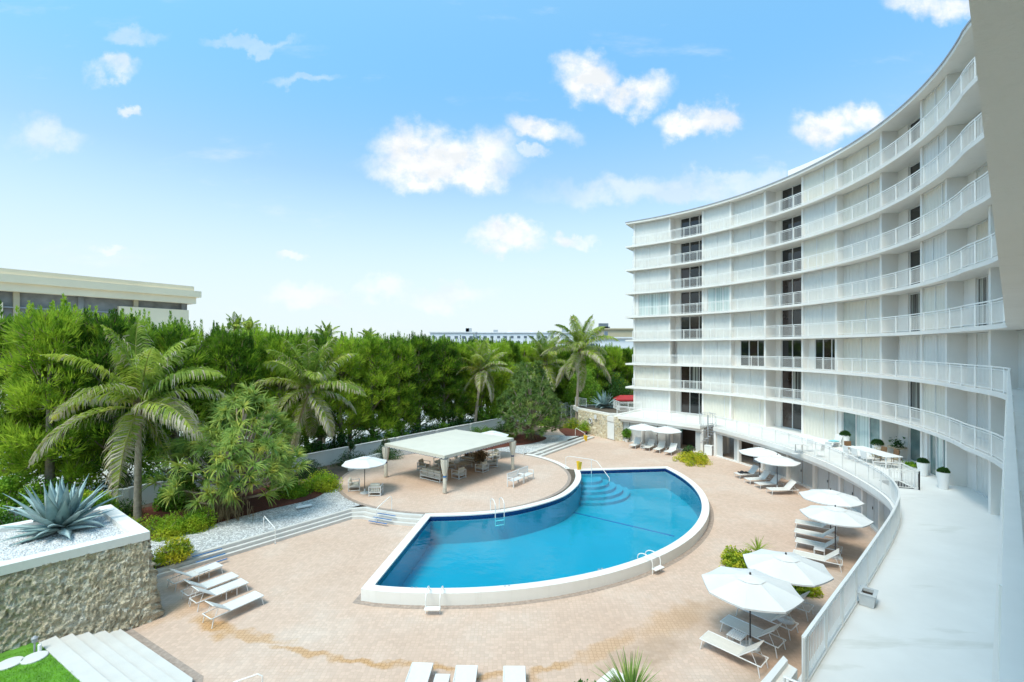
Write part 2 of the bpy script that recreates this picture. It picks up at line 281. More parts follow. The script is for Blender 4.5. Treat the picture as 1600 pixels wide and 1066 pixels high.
# ------------------------------------------------------------------ mesh helpers
def rot2(a): c,s=math.cos(a),math.sin(a); return np.array([[c,-s],[s,c]])
class MB:
    def __init__(s): s.v=[]; s.f=[]; s.mi=[]; s.cm=0
    def add(s,vs,fs,m=None):
        o=len(s.v); s.v+= [tuple(map(float,p)) for p in vs]; s.f+=[tuple(o+i for i in f) for f in fs]; s.mi+=[s.cm if m is None else m]*len(fs); return s
    def box(s,c,d,rz=0,rx=0,ry=0,m=None):
        mt=Matrix.Translation(c)@Matrix.Rotation(rz,4,'Z')@Matrix.Rotation(ry,4,'Y')@Matrix.Rotation(rx,4,'X')
        x,y,z=[k/2 for k in d]
        vs=[mt@Vector(p) for p in ((-x,-y,-z),(x,-y,-z),(x,y,-z),(-x,y,-z),(-x,-y,z),(x,-y,z),(x,y,z),(-x,y,z))]
        return s.add(vs,[(0,3,2,1),(4,5,6,7),(0,1,5,4),(1,2,6,5),(2,3,7,6),(3,0,4,7)],m)
    def bbox(s,c,d,r=.02,rz=0,rx=0,ry=0,m=None):   # box with chamfered edges
        x,y,z=[k/2 for k in d]; r=min(r,x*.9,y*.9,z*.9)
        mt=Matrix.Translation(c)@Matrix.Rotation(rz,4,'Z')@Matrix.Rotation(ry,4,'Y')@Matrix.Rotation(rx,4,'X')
        def ring(X,Y,c_,zz): return [(X-c_,-Y,zz),(X,-Y+c_,zz),(X,Y-c_,zz),(X-c_,Y,zz),(-X+c_,Y,zz),(-X,Y-c_,zz),(-X,-Y+c_,zz),(-X+c_,-Y,zz)]
        L_=[ring(x-r,y-r,r,-z),ring(x,y,r,-z+r),ring(x,y,r,z-r),ring(x-r,y-r,r,z)]
        vs=[mt@Vector(p) for q in L_ for p in q]; fs=[tuple(range(7,-1,-1)),tuple(range(24,32))]
        for a in range(3):
            for i in range(8): j=(i+1)%8; fs.append((a*8+i,a*8+j,a*8+8+j,a*8+8+i))
        return s.add(vs,fs,m)
    def tube(s,pts,r,n=8,m=None,cap=True):
        pts=[Vector(p) for p in pts]; rr=r if isinstance(r,(list,tuple)) else [r]*len(pts); vs=[]; fs=[]
        up=Vector((0,0,1)); prev=None
        for i,p in enumerate(pts):
            d=(pts[min(i+1,len(pts)-1)]-pts[max(i-1,0)]).normalized()
            a=d.cross(up) if prev is None else prev-d*prev.dot(d)
            if a.length<1e-4: a=d.cross(Vector((1,0,0)))
            a.normalize(); b=d.cross(a); prev=a
            for k in range(n):
                t=2*PI*k/n; vs.append(p+(a*math.cos(t)+b*math.sin(t))*rr[i])
        for i in range(len(pts)-1):
            for k in range(n): j=(k+1)%n; fs.append((i*n+k,i*n+j,(i+1)*n+j,(i+1)*n+k))
        if cap: fs+= [tuple(range(n-1,-1,-1)),tuple((len(pts)-1)*n+k for k in range(n))]
        return s.add(vs,fs,m)
    def bar(s,a,b,w=.04,h=None,m=None):
        a=Vector(a); b=Vector(b); h=h or w; d=(b-a).normalized(); x=d.cross(Vector((0,0,1)))
        if x.length<1e-3: x=Vector((1,0,0))
        x.normalize(); y=x.cross(d); x*=w/2; y*=h/2
        vs=[a-x-y,a+x-y,a+x+y,a-x+y,b-x-y,b+x-y,b+x+y,b-x+y]
        return s.add(vs,[(0,3,2,1),(4,5,6,7),(0,1,5,4),(1,2,6,5),(2,3,7,6),(3,0,4,7)],m)
    def lathe(s,prof,n=20,c=(0,0,0),m=None):
        vs=[];fs=[]
        for r,z in prof:
            for k in range(n): t=2*PI*k/n; vs.append((c[0]+r*math.cos(t),c[1]+r*math.sin(t),c[2]+z))
        for i in range(len(prof)-1):
            for k in range(n): j=(k+1)%n; fs.append((i*n+k,i*n+j,(i+1)*n+j,(i+1)*n+k))
        fs+=[tuple(range(n-1,-1,-1)),tuple((len(prof)-1)*n+k for k in range(n))]
        return s.add(vs,fs,m)
    def prism(s,poly,z0,z1,m=None):
        n=len(poly); vs=[(p[0],p[1],z0) for p in poly]+[(p[0],p[1],z1) for p in poly]
        fs=[tuple(range(n-1,-1,-1)),tuple(range(n,2*n))]+[(i,(i+1)%n,n+(i+1)%n,n+i) for i in range(n)]
        return s.add(vs,fs,m)
    def strip(s,A,B,z0,z1,m=None):                  # solid band between two polylines of the same length
        n=len(A); vs=[]
        for q,z in ((A,z0),(B,z0),(A,z1),(B,z1)): vs+=[(p[0],p[1],z) for p in q]
        fs=[]
        for i in range(n-1):
            fs+=[(i,i+1,n+i+1,n+i),(2*n+i,3*n+i,3*n+i+1,2*n+i+1),(i,2*n+i,2*n+i+1,i+1),(n+i,n+i+1,3*n+i+1,3*n+i)]
        fs+=[(0,n,3*n,2*n),(n-1,3*n-1,4*n-1,2*n-1)]
        return s.add(vs,fs,m)
    def build(s,name,mat,parent=None,smooth=False):
        me=bpy.data.meshes.new(name); me.from_pydata(s.v,[],s.f)
        for m_ in (mat if isinstance(mat,(list,tuple)) else [mat]): me.materials.append(M[m_])
        me.polygons.foreach_set('material_index',s.mi)
        if smooth: me.polygons.foreach_set('use_smooth',[True]*len(s.f))
        import bmesh
        bm=bmesh.new(); bm.from_mesh(me); bmesh.ops.recalc_face_normals(bm,faces=bm.faces); bm.to_mesh(me); bm.free()
        o=bpy.data.objects.new(name,me); COL.objects.link(o)
        if parent: o.parent=parent
        return o
def npmesh(name,V,F,mats,parent=None,mi=None):      # V (n,3), F (m,k)
    me=bpy.data.meshes.new(name); V=np.asarray(V,np.float32).reshape(-1,3); F=np.asarray(F,np.int32); k=F.shape[1]
    me.vertices.add(len(V)); me.vertices.foreach_set('co',V.ravel()); me.loops.add(F.size); me.loops.foreach_set('vertex_index',F.ravel())
    me.polygons.add(len(F)); me.polygons.foreach_set('loop_start',np.arange(0,F.size,k,dtype=np.int32))
    try: me.polygons.foreach_set('loop_total',np.full(len(F),k,np.int32))
    except Exception: pass
    for m_ in (mats if isinstance(mats,(list,tuple)) else [mats]): me.materials.append(M[m_])
    if mi is not None: me.polygons.foreach_set('material_index',np.asarray(mi,np.int32))
    me.update(calc_edges=True); me.validate()
    o=bpy.data.objects.new(name,me); COL.objects.link(o)
    if parent: o.parent=parent
    return o
def tag(o,label,cat,group=None,kind=None):
    if kind: o['kind']=kind
    if label: o['label']=label
    if cat: o['category']=cat
    if group: o['group']=group
    return o
def empty(name,loc,rz=0,label=None,cat=None,group=None):
    o=bpy.data.objects.new(name,None); COL.objects.link(o); o.location=loc; o.rotation_euler=(0,0,rz); o.empty_display_size=.3
    return tag(o,label,cat,group)
KIDS={}
def dup(root,loc,rz,label,group=None,scale=None):
    r=root.copy(); COL.objects.link(r); r.location=loc; r.rotation_euler=(0,0,rz); r['label']=label
    if group: r['group']=group
    if scale: r.scale=scale
    for ch in root.children:
        c=ch.copy(); COL.objects.link(c); c.parent=r
        for q in ch.children:
            d=q.copy(); COL.objects.link(d); d.parent=c
    return r
def struct(name,mb,mat,label,cat=None): return tag(mb.build(name,mat),label,cat or name.replace('_',' '),kind='structure')
def catmull(P,n=10):
    P=[np.array(p,float) for p in P]; P=[2*P[0]-P[1]]+P+[2*P[-1]-P[-2]]; out=[]
    for i in range(1,len(P)-2):
        for k in range(n):
            t=k/n; a,b,c,d=P[i-1:i+3]
            out.append(.5*((2*b)+(-a+c)*t+(2*a-5*b+4*c-d)*t*t+(-a+3*b-3*c+d)*t**3))
    out.append(P[-2]); return np.array(out)
def normals(C):
    T=np.gradient(C,axis=0); T/=np.linalg.norm(T,axis=1)[:,None]; return T
def arc(c,r,a0,a1,n): return [(c[0]+r*math.cos(a0+(a1-a0)*i/n),c[1]+r*math.sin(a0+(a1-a0)*i/n)) for i in range(n+1)]
rng=np.random.default_rng(7); random.seed(7)
# ------------------------------------------------------------------ ground
ZU=.45
mb=MB(); mb.add([(-900,-300,-1.6),(1200,-300,-1.6),(1200,1500,-1.6),(-900,1500,-1.6)],[(0,1,2,3)]); struct('ground',mb,'far_ground','flat ground that runs out to the horizon')
PC=(-2.9,34.44); PR=16.0; UC=(-4.17,35.9); UR=8.6
# lower deck
mb=MB(); mb.prism([(-15.9,18.0),(-9,11),(-6,3),(26,3),(26,53),(9,60),(7,51),(-4,46),(-14,33),(-17,22)],-.30,0.0); 
lower=mb
deck_poly=[(-14.2,17.1),(-9.64,14.2),(-8,10),(-6,2),(26,2),(26,56),(9.4,56.5),(7.0,51.2),(-4,46),(-14,33),(-17,22)]
# pool outline
a0=math.atan2(18.81-PC[1],-6.04-PC[0]); a1=math.atan2(38.32-PC[1],12.92-PC[0])
OUT=[(-6.04,18.81)]+arc(PC,PR,a0,a1,48)[1:]
INARC=catmull([(4.94,37.41),(4.75,35.2),(4.1,32.9),(2.75,30.5),(.2,28.45),(-2.2,27.65),(-5.04,27.35)],7).tolist()
OUTLINE=OUT+INARC
def inset(poly,d):
    P=np.array(poly); n=len(P); area=.5*np.sum(P[:,0]*np.roll(P[:,1],-1)-np.roll(P[:,0],-1)*P[:,1]); sgn=1 if area>0 else -1; out=[]
    for i in range(n):
        a,b,c=P[i-1],P[i],P[(i+1)%n]
        e1=(b-a)/(np.linalg.norm(b-a)+1e-9); e2=(c-b)/(np.linalg.norm(c-b)+1e-9)
        n1=np.array([-e1[1],e1[0]])*sgn; n2=np.array([-e2[1],e2[0]])*sgn; m=n1+n2; m/=max(.3,np.dot(m,m))/2*1.0
        out.append(tuple(b+m*d))
    return out
INL=inset(OUTLINE,.42)
def ringmesh(A,B,zA,zB): pass
def loop_band(mb,A,B,zA,zB,m=None):
    n=len(A); mb.add([(p[0],p[1],zA) for p in A]+[(p[0],p[1],zB) for p in B],[(i,(i+1)%n,n+(i+1)%n,n+i) for i in range(n)],m)
# deck with pool hole: use triangulation through bmesh
import bmesh
def plate(name,outer,holes,z,mat,label,cat=None,thick=0):
    bm=bmesh.new(); edges=[]
    for lp in [outer]+holes:
        vs=[bm.verts.new((p[0],p[1],z)) for p in lp]
        edges+=[bm.edges.new((vs[i],vs[(i+1)%len(vs)])) for i in range(len(vs))]
    bmesh.ops.triangle_fill(bm,edges=edges,use_beauty=True,use_dissolve=False)
    for f in bm.faces:
        if f.normal.z<0: f.normal_flip()
    if thick:
        r=bmesh.ops.extrude_face_region(bm,geom=bm.faces[:]); bmesh.ops.translate(bm,vec=(0,0,-thick),verts=[e for e in r['geom'] if isinstance(e,bmesh.types.BMVert)])
        bmesh.ops.recalc_face_normals(bm,faces=bm.faces)
    me=bpy.data.meshes.new(name); bm.to_mesh(me); bm.free(); me.materials.append(M[mat])
    o=bpy.data.objects.new(name,me); COL.objects.link(o); tag(o,label,cat or name.replace('_',' '),kind='structure'); return o
plate('pool_deck',deck_poly,[inset(OUTLINE,.1)],0.0,'pavers','peach brick paved pool deck with rusty water stains','pool deck')
# dark border bands on the lower deck
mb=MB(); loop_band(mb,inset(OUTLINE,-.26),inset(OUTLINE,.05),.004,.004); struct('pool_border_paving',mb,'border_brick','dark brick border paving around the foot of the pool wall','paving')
# pool shell
pool=empty('swimming_pool',(0,0,0),0,'blue fan shaped swimming pool with raised white coping','swimming pool')
mb=MB(); loop_band(mb,OUTLINE,INL,.48,.48); loop_band(mb,OUTLINE,OUTLINE,-.05,.48); loop_band(mb,INL,INL,.42,.48); mb.build('coping',['white_stucco'],pool)
mb=MB(); loop_band(mb,INL,INL,.16,.42); mb.build('tile_band','tile_navy',pool)
mb=MB(); loop_band(mb,INL,INL,-1.15,.16); mb.add([(p[0],p[1],-1.15) for p in INL],[tuple(range(len(INL)))]); mb.build('basin','pool_blue',pool)
# underwater entry steps in the far left corner
for k in range(5):
    r=3.3-.53*k; z=-.95+.22*k; cx,cy=INL[len(OUT)]
    mb=MB(); mb.lathe([(r,-1.14),(r,z-.05)],40,(cx+.5,cy-.2,0)); mb.lathe([(r,z-.05),(r,z)],40,(cx+.5,cy-.2,0),m=1)
    # keep the part inside the basin
    o=mb.build('pool_step',['pool_blue','pool_blue'],pool)
    bmx=bmesh.new(); bmx.from_mesh(o.data)
    A=Vector((*INL[len(OUT)],0)); B=Vector((*INL[len(OUT)-1],0)); d=(B-A).normalized(); nn=Vector((-d.y,d.x,0))
    bmesh.ops.bisect_plane(bmx,geom=bmx.verts[:]+bmx.edges[:]+bmx.faces[:],plane_co=A,plane_no=nn if nn.y>0 else -nn,clear_outer=True)
    bmesh.ops.bisect_plane(bmx,geom=bmx.verts[:]+bmx.edges[:]+bmx.faces[:],plane_co=A+Vector((-.05,0,0)),plane_no=Vector((-1,.12,0)),clear_outer=True)
    bmx.to_mesh(o.data); bmx.free()
mb=MB(); a=g(872,795,-.9); b=g(1052,838,-.9); 
fl=lambda p,z:(p[0],p[1],z)
mb.box((6.4,30.55,-1.14),(8.2,.13,.02),rz=math.atan2(-4.6,6.2)); mb.build('floor_line','blue_strip',pool)
mb=MB(); mb.add([(p[0],p[1],.30) for p in INL],[tuple(range(len(INL)))]); tag(mb.build('pool_water','pool_water'),'clear blue water filling the pool','water',kind='structure')
# depth marks on the coping
for k,(px,py) in enumerate([(647,918),(792,915.5),(938,889),(1088,762)]):
    x,y=g(px,py,.486); mt=MB()
    rz=math.atan2(y-PC[1],x-PC[0])+PI/2
    for q in range(2): mt.box((x+math.cos(rz)*(q*.17-.08),y+math.sin(rz)*(q*.17-.08),.483),(.10,.07,.004),rz=rz)
    mt.build('depth_mark','grey_metal',pool)
# upper plateau (gravel), upper deck disc, far plateau
plateau=[(-15.8,20.85),(-9.7,28.45)]
ua=[math.atan2(28.45-UC[1],-9.7-UC[0]),math.atan2(42.7-UC[1],.9-UC[0])+0]
plateau+=arc(UC,UR,ua[0],math.atan2(27.45-UC[1],-5.04-UC[0]),10)
plateau+=[tuple(p) for p in inset(OUTLINE,.05)[::-1]][0:len(INARC)]
c2=math.atan2(37.6-UC[1],4.94-UC[0]); plateau+=arc(UC,UR+.35,c2,ua[1],10)
plateau+=[(1.0,42.9),(7.5,51.8),(7.8,56.9),(10,62),(60,90),(60,400),(-300,400),(-300,-20),(-24,-20),(-19,15)]
plate('garden_ground',plateau,[],.43,'dirt','raised brown soil ground under the trees and garden beds','ground',thick=1.9)
plate('gravel_bed',[(-15.9,20.9),(-9.72,28.5)]+arc(UC,UR+.05,ua[0],PI+.35,8)+[(-12.6,30.6),(-14.6,28.6),(-16.4,26.4),(-17.6,24.6),(-18.4,23.0),(-17.2,21.4)],[],.442,'gravel','grey and white gravel bed left of the round deck','gravel bed')
plate('gravel_bed',[(1.0,42.9),(7.5,51.8),(6.9,52.8),(3.4,52.0),(0.5,47.2),(-4.5,44.6)]+arc(UC,UR+.05,PI/2,ua[1],6),[],.442,'gravel','grey gravel bed between the far steps and the round deck','gravel bed')
plate('mulch_bed',catmull([(-19.2,23.4),(-17.4,24.3),(-16.2,26.0),(-14.6,28.1),(-12.7,30.2),(-12.9,32.6),(-15.5,33.8),(-20,31),(-23,27),(-22,24),(-19.2,23.4)],4)[:-1].tolist(),[],.448,'mulch','reddish brown mulch bed under the screw pine','mulch')
plate('mulch_bed',catmull([(-2.8,44.0),(-.5,46.0),(1.7,47.3),(3.5,49.6),(3.4,51.6),(1,52.6),(-3,51),(-5,46.5),(-2.8,44.0)],4)[:-1].tolist(),[],.449,'mulch','reddish mulch bed under the rounded screw pine bush','mulch')
plate('mulch_bed',catmull([(5.9,51.6),(7.8,52.0),(8.8,56),(7.2,59.5),(5.6,56),(5.9,51.6)],4)[:-1].tolist(),[],.452,'mulch','small reddish mulch bed at the foot of the far palm','mulch')
plate('garden_path',catmull([(3.2,52.3),(6.6,52.0),(6.4,54),(5.2,56.5),(3.6,60),(2.6,59.6),(3.8,56),(3.6,53.6),(3.2,52.3)],4)[:-1].tolist(),[],.447,'pavers','narrow peach paved path curving behind the gravel','path')
o=plate('upper_deck',arc(UC,UR,0,2*PI,72)[:-1],[],.456,'pavers_upper','round raised peach paved deck under the canopy','upper deck')
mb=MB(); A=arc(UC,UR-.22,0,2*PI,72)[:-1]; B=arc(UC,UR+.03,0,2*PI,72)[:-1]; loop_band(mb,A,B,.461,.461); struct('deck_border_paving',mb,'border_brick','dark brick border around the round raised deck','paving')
plate('parking_lot',[(-90,10),(-26,22),(-18,42),(2,72),(30,120),(-90,120)],[],.45,'concrete','pale parking lot behind the tree row','parking lot')
# ------------------------------------------------------------------ steps
def flight(name,lines,rise,z0,label,n=3,lead=.02):
    """lines: polyline of the bottom edge and of the top edge; treads between"""
    r=empty(name,(0,0,0),0,label,'steps'); A=np.array(lines[0],float); B=np.array(lines[1],float)
    for k in range(n):
        P=A+(B-A)*(k/(n-1 if n>1 else 1)) if False else A+(B-A)*k/n; Q=B+(B-A)*.0
        mb=MB(); mb.strip(P.tolist(),Q.tolist(),z0-.05,z0+rise*(k+1)); mb.build('step',['step_white'],r)
        if k: 
            e=A+(B-A)*(k/n-.055); mb=MB(); mb.strip(e.tolist(),P.tolist(),z0+rise*k,z0+rise*k+.004); mb.build('step_line','step_line',r)
    return r
P0=(-15.75,20.3); P1=(-9.45,27.75)
bot=[P0,P1]; top=[(-16.2,20.75),(-9.72,28.42)]
nseg=8
A1=arc(UC,UR+.78,math.atan2(P1[1]-UC[1],P1[0]-UC[0]),math.atan2(27.0-UC[1],-5.25-UC[0]),nseg)
B1=arc(UC,UR+.02,ua[0],math.atan2(27.36-UC[1],-5.1-UC[0]),nseg)
stl=flight('garden_steps',(bot+A1[1:],top+B1[1:]),.15,0,'three long white steps climbing from the pool deck to the left gravel bed')
str_=flight('garden_steps',([(2.5,43.9),(9.4,53.2)],[(.95,42.75),(7.5,51.85)]) if False else ([(2.35,42.9),(9.3,52.9)],[(1.3,43.45),(7.7,53.2)]),.15,0,'three long white steps by the far gravel bed')
# curved kerb joining the far steps and the pool
mb=MB(); c3=[math.atan2(43.2-UC[1],1.6-UC[0]),math.atan2(37.7-UC[1],4.9-UC[0])]
mb.strip(arc(UC,UR,c3[0],c3[1],12),arc(UC,UR+.4,c3[0],c3[1],12),-.05,.47); tag(mb.build('curved_kerb','white_stucco'),'curved white kerb running from the far steps to the pool corner','kerb')
# blue anti-slip strips
def strips(parent,pts,z0):
    for k,(p,q) in enumerate(pts):
        mb=MB(); d=Vector((q[0]-p[0],q[1]-p[1],0)); c=((p[0]+q[0])/2,(p[1]+q[1])/2,z0+.15*k+.006); mb.box(c,(d.length,.10,.008),rz=math.atan2(d.y,d.x)); mb.build('blue_strip','blue_strip',parent)
strips(stl,[(g(321,884,.15),g(355,873,.15)),(g(306,879,.3),g(352,865,.3)),(g(300,870.5,.45),g(347,857.5,.45))],.15)
strips(stl,[(g(576,814,.15),g(605,819,.15)),(g(583,808,.3),g(612,813,.3)),(g(590,802,.45),g(618,806.5,.45))],.15)
# near steps up to the lawn
r=empty('lawn_steps',(0,0,0),0,'broad white steps climbing to the lawn beside the rough stone wall','steps')
A=np.array([(-14.15,16.85),(-9.64,14.2),(-7.9,11.0),(-7.3,6)]); off=np.array([(-.46,-.78),(-.45,-.80),(-.8,-.45),(-.9,-.1)])*.45
for k in range(5):
    P=A+off*k; Q=A+off*5; mb=MB(); mb.strip(P.tolist(),Q.tolist(),-.05,.13*(k+1)); mb.build('step','step_white',r)
mb=MB(); mb.strip((A-off*.75).tolist(),(A-off*0).tolist(),0,.006); struct('deck_edge_paving',mb,'border_brick','dark brick border at the foot of the lawn steps','paving')
Q=A+off*4.9
plate('lawn',[tuple(Q[0]),tuple(Q[1]),tuple(Q[2]),tuple(Q[3]),(-16,0),(-26,8),(-17.6,15.6)],[],.62,'lawn_base','bright green lawn left of the white steps','lawn')
# grass blades near the visible lawn
n=26000; X=rng.uniform(-18.5,-12.0,n); Y=rng.uniform(10.5,16.5,n)
Q0=np.array(Q[0]);Q1=np.array(Q[1]); dd=(Q1-Q0)/np.linalg.norm(Q1-Q0); nn_=np.array([-.5,-.86]); keep=((X-Q0[0])*nn_[0]+(Y-Q0[1])*nn_[1])>.05
wl0=np.array([-16.2,14.6]); wl1=np.array([-13.3,17.4]); wn_=np.array([.70,-.71]); keep&=((X-wl0[0])*wn_[0]+(Y-wl0[1])*wn_[1])>.55
for (sx,sy) in (g(15,1034,.63),g(54,1026,.63)): keep&=((X-sx)**2+(Y-sy)**2)>.16
X=X[keep];Y=Y[keep];n=len(X); h=rng.uniform(.03,.07,n); a=rng.uniform(0,2*PI,n); ww=.008
V=np.zeros((n,3,3)); V[:,0]=np.c_[X-np.cos(a)*ww,Y-np.sin(a)*ww,np.full(n,.62)]; V[:,1]=np.c_[X+np.cos(a)*ww,Y+np.sin(a)*ww,np.full(n,.62)]; V[:,2]=np.c_[X+rng.normal(0,.02,n),Y+rng.normal(0,.02,n),.62+h]
tag(npmesh('grass',V,np.arange(3*n).reshape(-1,3),'grass_blade'),'short green lawn grass beside the white steps','grass',kind='stuff')
for k,(px,py,lb) in enumerate([(15,1036,'round pale stepping stone at the left edge of the lawn'),(54,1027,'round pale stepping stone nearest the garden light')]):
    x,y=g(px,py,.65); mb=MB(); mb.lathe([(.31,-.04),(.31,.02),(.29,.035)],28,(0,0,0)); o=mb.build('stepping_stone','concrete'); o.location=(x,y,.63); tag(o,lb,'stepping stone','stepping stones')
x,y=g(54,1019,.62); e=empty('garden_light',(x,y,.62),0,'small grey garden light on a post at the foot of the stone wall','garden light')
mb=MB(); mb.tube([(0,0,0),(0,0,.34)],.025); mb.build('post','grey_metal',e); mb=MB(); mb.lathe([(.05,.3),(.07,.33),(.07,.42),(.09,.44),(.03,.5)],14); mb.build('lamp_head','grey_metal',e)
mb=MB(); mb.bbox((.14,.02,.12),(.10,.08,.24),.02); mb.build('transformer_box','pot_white',e)
# ------------------------------------------------------------------ stone planter
pw=empty('stone_planter',(0,0,0),0,'big raised planter of rough coral stone with a white cap','planter')
f0=np.array([-16.2,14.9]); f1=np.array([-13.7,17.7]); b1=np.array([-17.7,20.7]); 
d=(f1-f0)/np.linalg.norm(f1-f0); fA=f1-d*8.0; bA=b1-d*8.0
def rough_wall(name,a,b,z0,z1,parent,batter=.35,nx=130,nz=44,amp=.07,nrm=None,mat='coral_stone',seed=1):
    a=np.array(a);b=np.array(b); t_=(b-a)/np.linalg.norm(b-a); nrm=np.array([t_[1],-t_[0]]) if nrm is None else np.array(nrm)
    rs=np.random.default_rng(seed)
    def lat(sc): return rs.normal(0,1,(int(nz/sc)+3,int(nx/sc)+3))
    def samp(Lt,sc,i,j):
        y=i/sc; x=j/sc; y0=y.astype(int); x0=x.astype(int); fy=y-y0; fx=x-x0
        fy=fy*fy*(3-2*fy); fx=fx*fx*(3-2*fx)
        return (Lt[y0,x0]*(1-fx)+Lt[y0,x0+1]*fx)*(1-fy)+(Lt[y0+1,x0]*(1-fx)+Lt[y0+1,x0+1]*fx)*fy
    I,J=np.meshgrid(np.arange(nz+1),np.arange(nx+1),indexing='ij')
    D=.6*samp(lat(7),7,I,J)+.5*samp(lat(3),3,I,J)+.25*samp(lat(1.6),1.6,I,J); D*=amp
    edge=np.minimum(1,np.minimum(J,nx-J)/2)
    tt=J/nx; zz=z0+(z1-z0)*I/nz; off=batter*(1-(I/nz))+D*edge
    V=np.stack([a[0]+(b[0]-a[0])*tt+nrm[0]*off,a[1]+(b[1]-a[1])*tt+nrm[1]*off,zz],-1).reshape(-1,3)
    k=(I[:-1,:-1]*(nx+1)+J[:-1,:-1]).ravel(); F=np.c_[k,k+1,k+nx+2,k+nx+1]
    o=npmesh(name,V,F,mat,parent); o.data.polygons.foreach_set('use_smooth',[True]*len(F)); return o
rough_wall('stone_face',fA,f1,-.1,2.93,pw,.55,460,120,.045,seed=3)
rough_wall('stone_face',f1,b1,-.1,2.93,pw,.45,200,100,.04,seed=5)
# corner fill of the battered faces
n1=np.array([d[1],-d[0]]); e2=(b1-f1)/np.linalg.norm(b1-f1); n2=np.array([e2[1],-e2[0]])
rs=np.random.default_rng(4); rows=40; V=[]
for i in range(rows+1):
    t_=i/rows; o1=.55*(1-t_); o2=.45*(1-t_)
    for q in range(5):
        s_=q/4; ang=n1*(1-s_)*o1+n2*s_*o2; j=(0 if q in (0,4) else rs.normal(0,.05)); m_=n1+n2; V.append((f1[0]+ang[0]+m_[0]*(.18*(1-abs(2*s_-1))*(1-t_)+j),f1[1]+ang[1]+m_[1]*(.18*(1-abs(2*s_-1))*(1-t_)+j),-.1+3.03*t_))
F=[[i*5+q,i*5+q+1,(i+1)*5+q+1,(i+1)*5+q] for i in range(rows) for q in range(4)]
npmesh('stone_corner',V,F,'coral_stone',pw)
mb=MB()
def capbar(mb,a,b,w,z0,z1,side):
    a=np.array(a);b=np.array(b);t_=(b-a)/np.linalg.norm(b-a);n_=np.array([t_[1],-t_[0]])*side
    mb.strip([a+n_*.06,b+n_*.06],[a-n_*(w-.06),b-n_*(w-.06)],z0,z1)
outer=[fA,f1,b1,bA]; inn_=inset([tuple(p) for p in outer],.42); ou=inset([tuple(p) for p in outer],-.05)
loop_band(mb,ou,inn_,3.2,3.2); loop_band(mb,ou,ou,2.9,3.2); loop_band(mb,inn_,inn_,2.98,3.2); mb.build('cap','white_stucco',pw)
mb=MB(); ii=inset([tuple(p) for p in outer],.40); mb.add([(p[0],p[1],3.03) for p in ii],[(0,1,2,3)]); mb.build('gravel_fill','white_gravel',pw)
n=9000; u_=rng.random((n,2)); V0=np.array(ii); P=V0[0]+np.outer(u_[:,0],V0[1]-V0[0])+np.outer(u_[:,1],V0[3]-V0[0]); a=rng.uniform(0,2*PI,n); s_=rng.uniform(.02,.045,n)
Vt=np.zeros((n,4,3)); 
for q in range(3): Vt[:,q]=np.c_[P[:,0]+np.cos(a+q*2.1)*s_,P[:,1]+np.sin(a+q*2.1)*s_,np.full(n,3.03)]
Vt[:,3]=np.c_[P[:,0],P[:,1],3.03+s_]; base=np.arange(n)[:,None]*4; F=np.concatenate([base+np.array([[0,1,3]]),base+np.array([[1,2,3]]),base+np.array([[2,0,3]])]); o=npmesh('pebbles',Vt,F,'white_gravel',pw); o['kind']='stuff'
# ------------------------------------------------------------------ building curve
BC=(-.30,35.2); BR=25.25
aL=math.atan2(57.0-BC[1],13.4-BC[0]); aS=math.atan2(22.0-BC[1],21.45-BC[0])
cp=arc(BC,BR,aL,aS,60)
tail=catmull([cp[-2],cp[-1],(20.35,20.05),(19.0,18.1),(17.0,16.2),(14.5,13.83),(11,10.51),(7.5,7.19),(4,3.877),(1,1.033),(-1,-.863),(-4,-3.7),(-6.5,-6.07)],5)
# dense resample by arc length
raw=np.array(cp[:-2]+tail.tolist()); seg=np.r_[0,np.cumsum(np.linalg.norm(np.diff(raw,axis=0),axis=1))]; SL=seg[-1]
def cur(s): s=np.asarray(s,float); return np.stack([np.interp(s,seg,raw[:,0]),np.interp(s,seg,raw[:,1])],-1)
ss=np.arange(0,SL,.25); Cs=cur(ss); Ts=normals(Cs)
ker=np.ones(9)/9; Tsm=np.stack([np.convolve(np.pad(Ts[:,k],4,'edge'),ker,'valid') for k in (0,1)],-1); Tsm/=np.linalg.norm(Tsm,axis=1)[:,None]
# travelling from north to camera; inward (into the building) normal = left of travel
def nrm(s): t=np.stack([np.interp(s,ss,Tsm[:,0]),np.interp(s,ss,Tsm[:,1])],-1); t/=np.linalg.norm(t,axis=-1)[...,None]; return np.stack([-t[...,1],t[...,0]],-1)
def off(s,d): return cur(s)+nrm(s)*d
Ndir=nrm(np.array([10.0]))[0]
print('inward normal at s=10',Ndir,'length',SL)
def s_of_px(px,d,lo=0,hi=None,last=False):          # arc position where the bay line was measured
    k=(px-800)/FPX; s=np.arange(lo,hi or SL,.05); P=off(s,d); f=P[:,0]-k*P[:,1]; i=np.where(np.sign(f[:-1])!=np.sign(f[1:]))[0]
    i=i[0]; return float(s[i]-f[i]*(s[i+1]-s[i])/(f[i+1]-f[i]))
ZN=[2.69+2.8*n for n in range(9)]
bl=empty('apartment_building',(0,0,0),0,'white curved eight storey apartment building with wrap around balconies','building')
FS=.50
bpx=[991,1046,1098,1141,1195,1253.5,1306,1376,1439,1478,1546]
bs=[s_of_px(p,FS) for p in bpx]
print('bays',[round(b,1) for b in bs],np.round(np.diff(bs),1))
while bs[-1]<SL-6: bs.append(bs[-1]+5.2)
sl=np.r_[np.arange(bs[0]-.9,SL,.5),SL-.05]
sl[0]=max(sl[0],0)
for n in range(1,9):
    A=off(sl,0.0); B=off(sl,9.0); mb=MB(); mb.strip(A.tolist(),B.tolist(),ZN[n]-.20,ZN[n]); mb.build('floor_slab' if n<8 else 'roof_slab','white_stucco',bl)
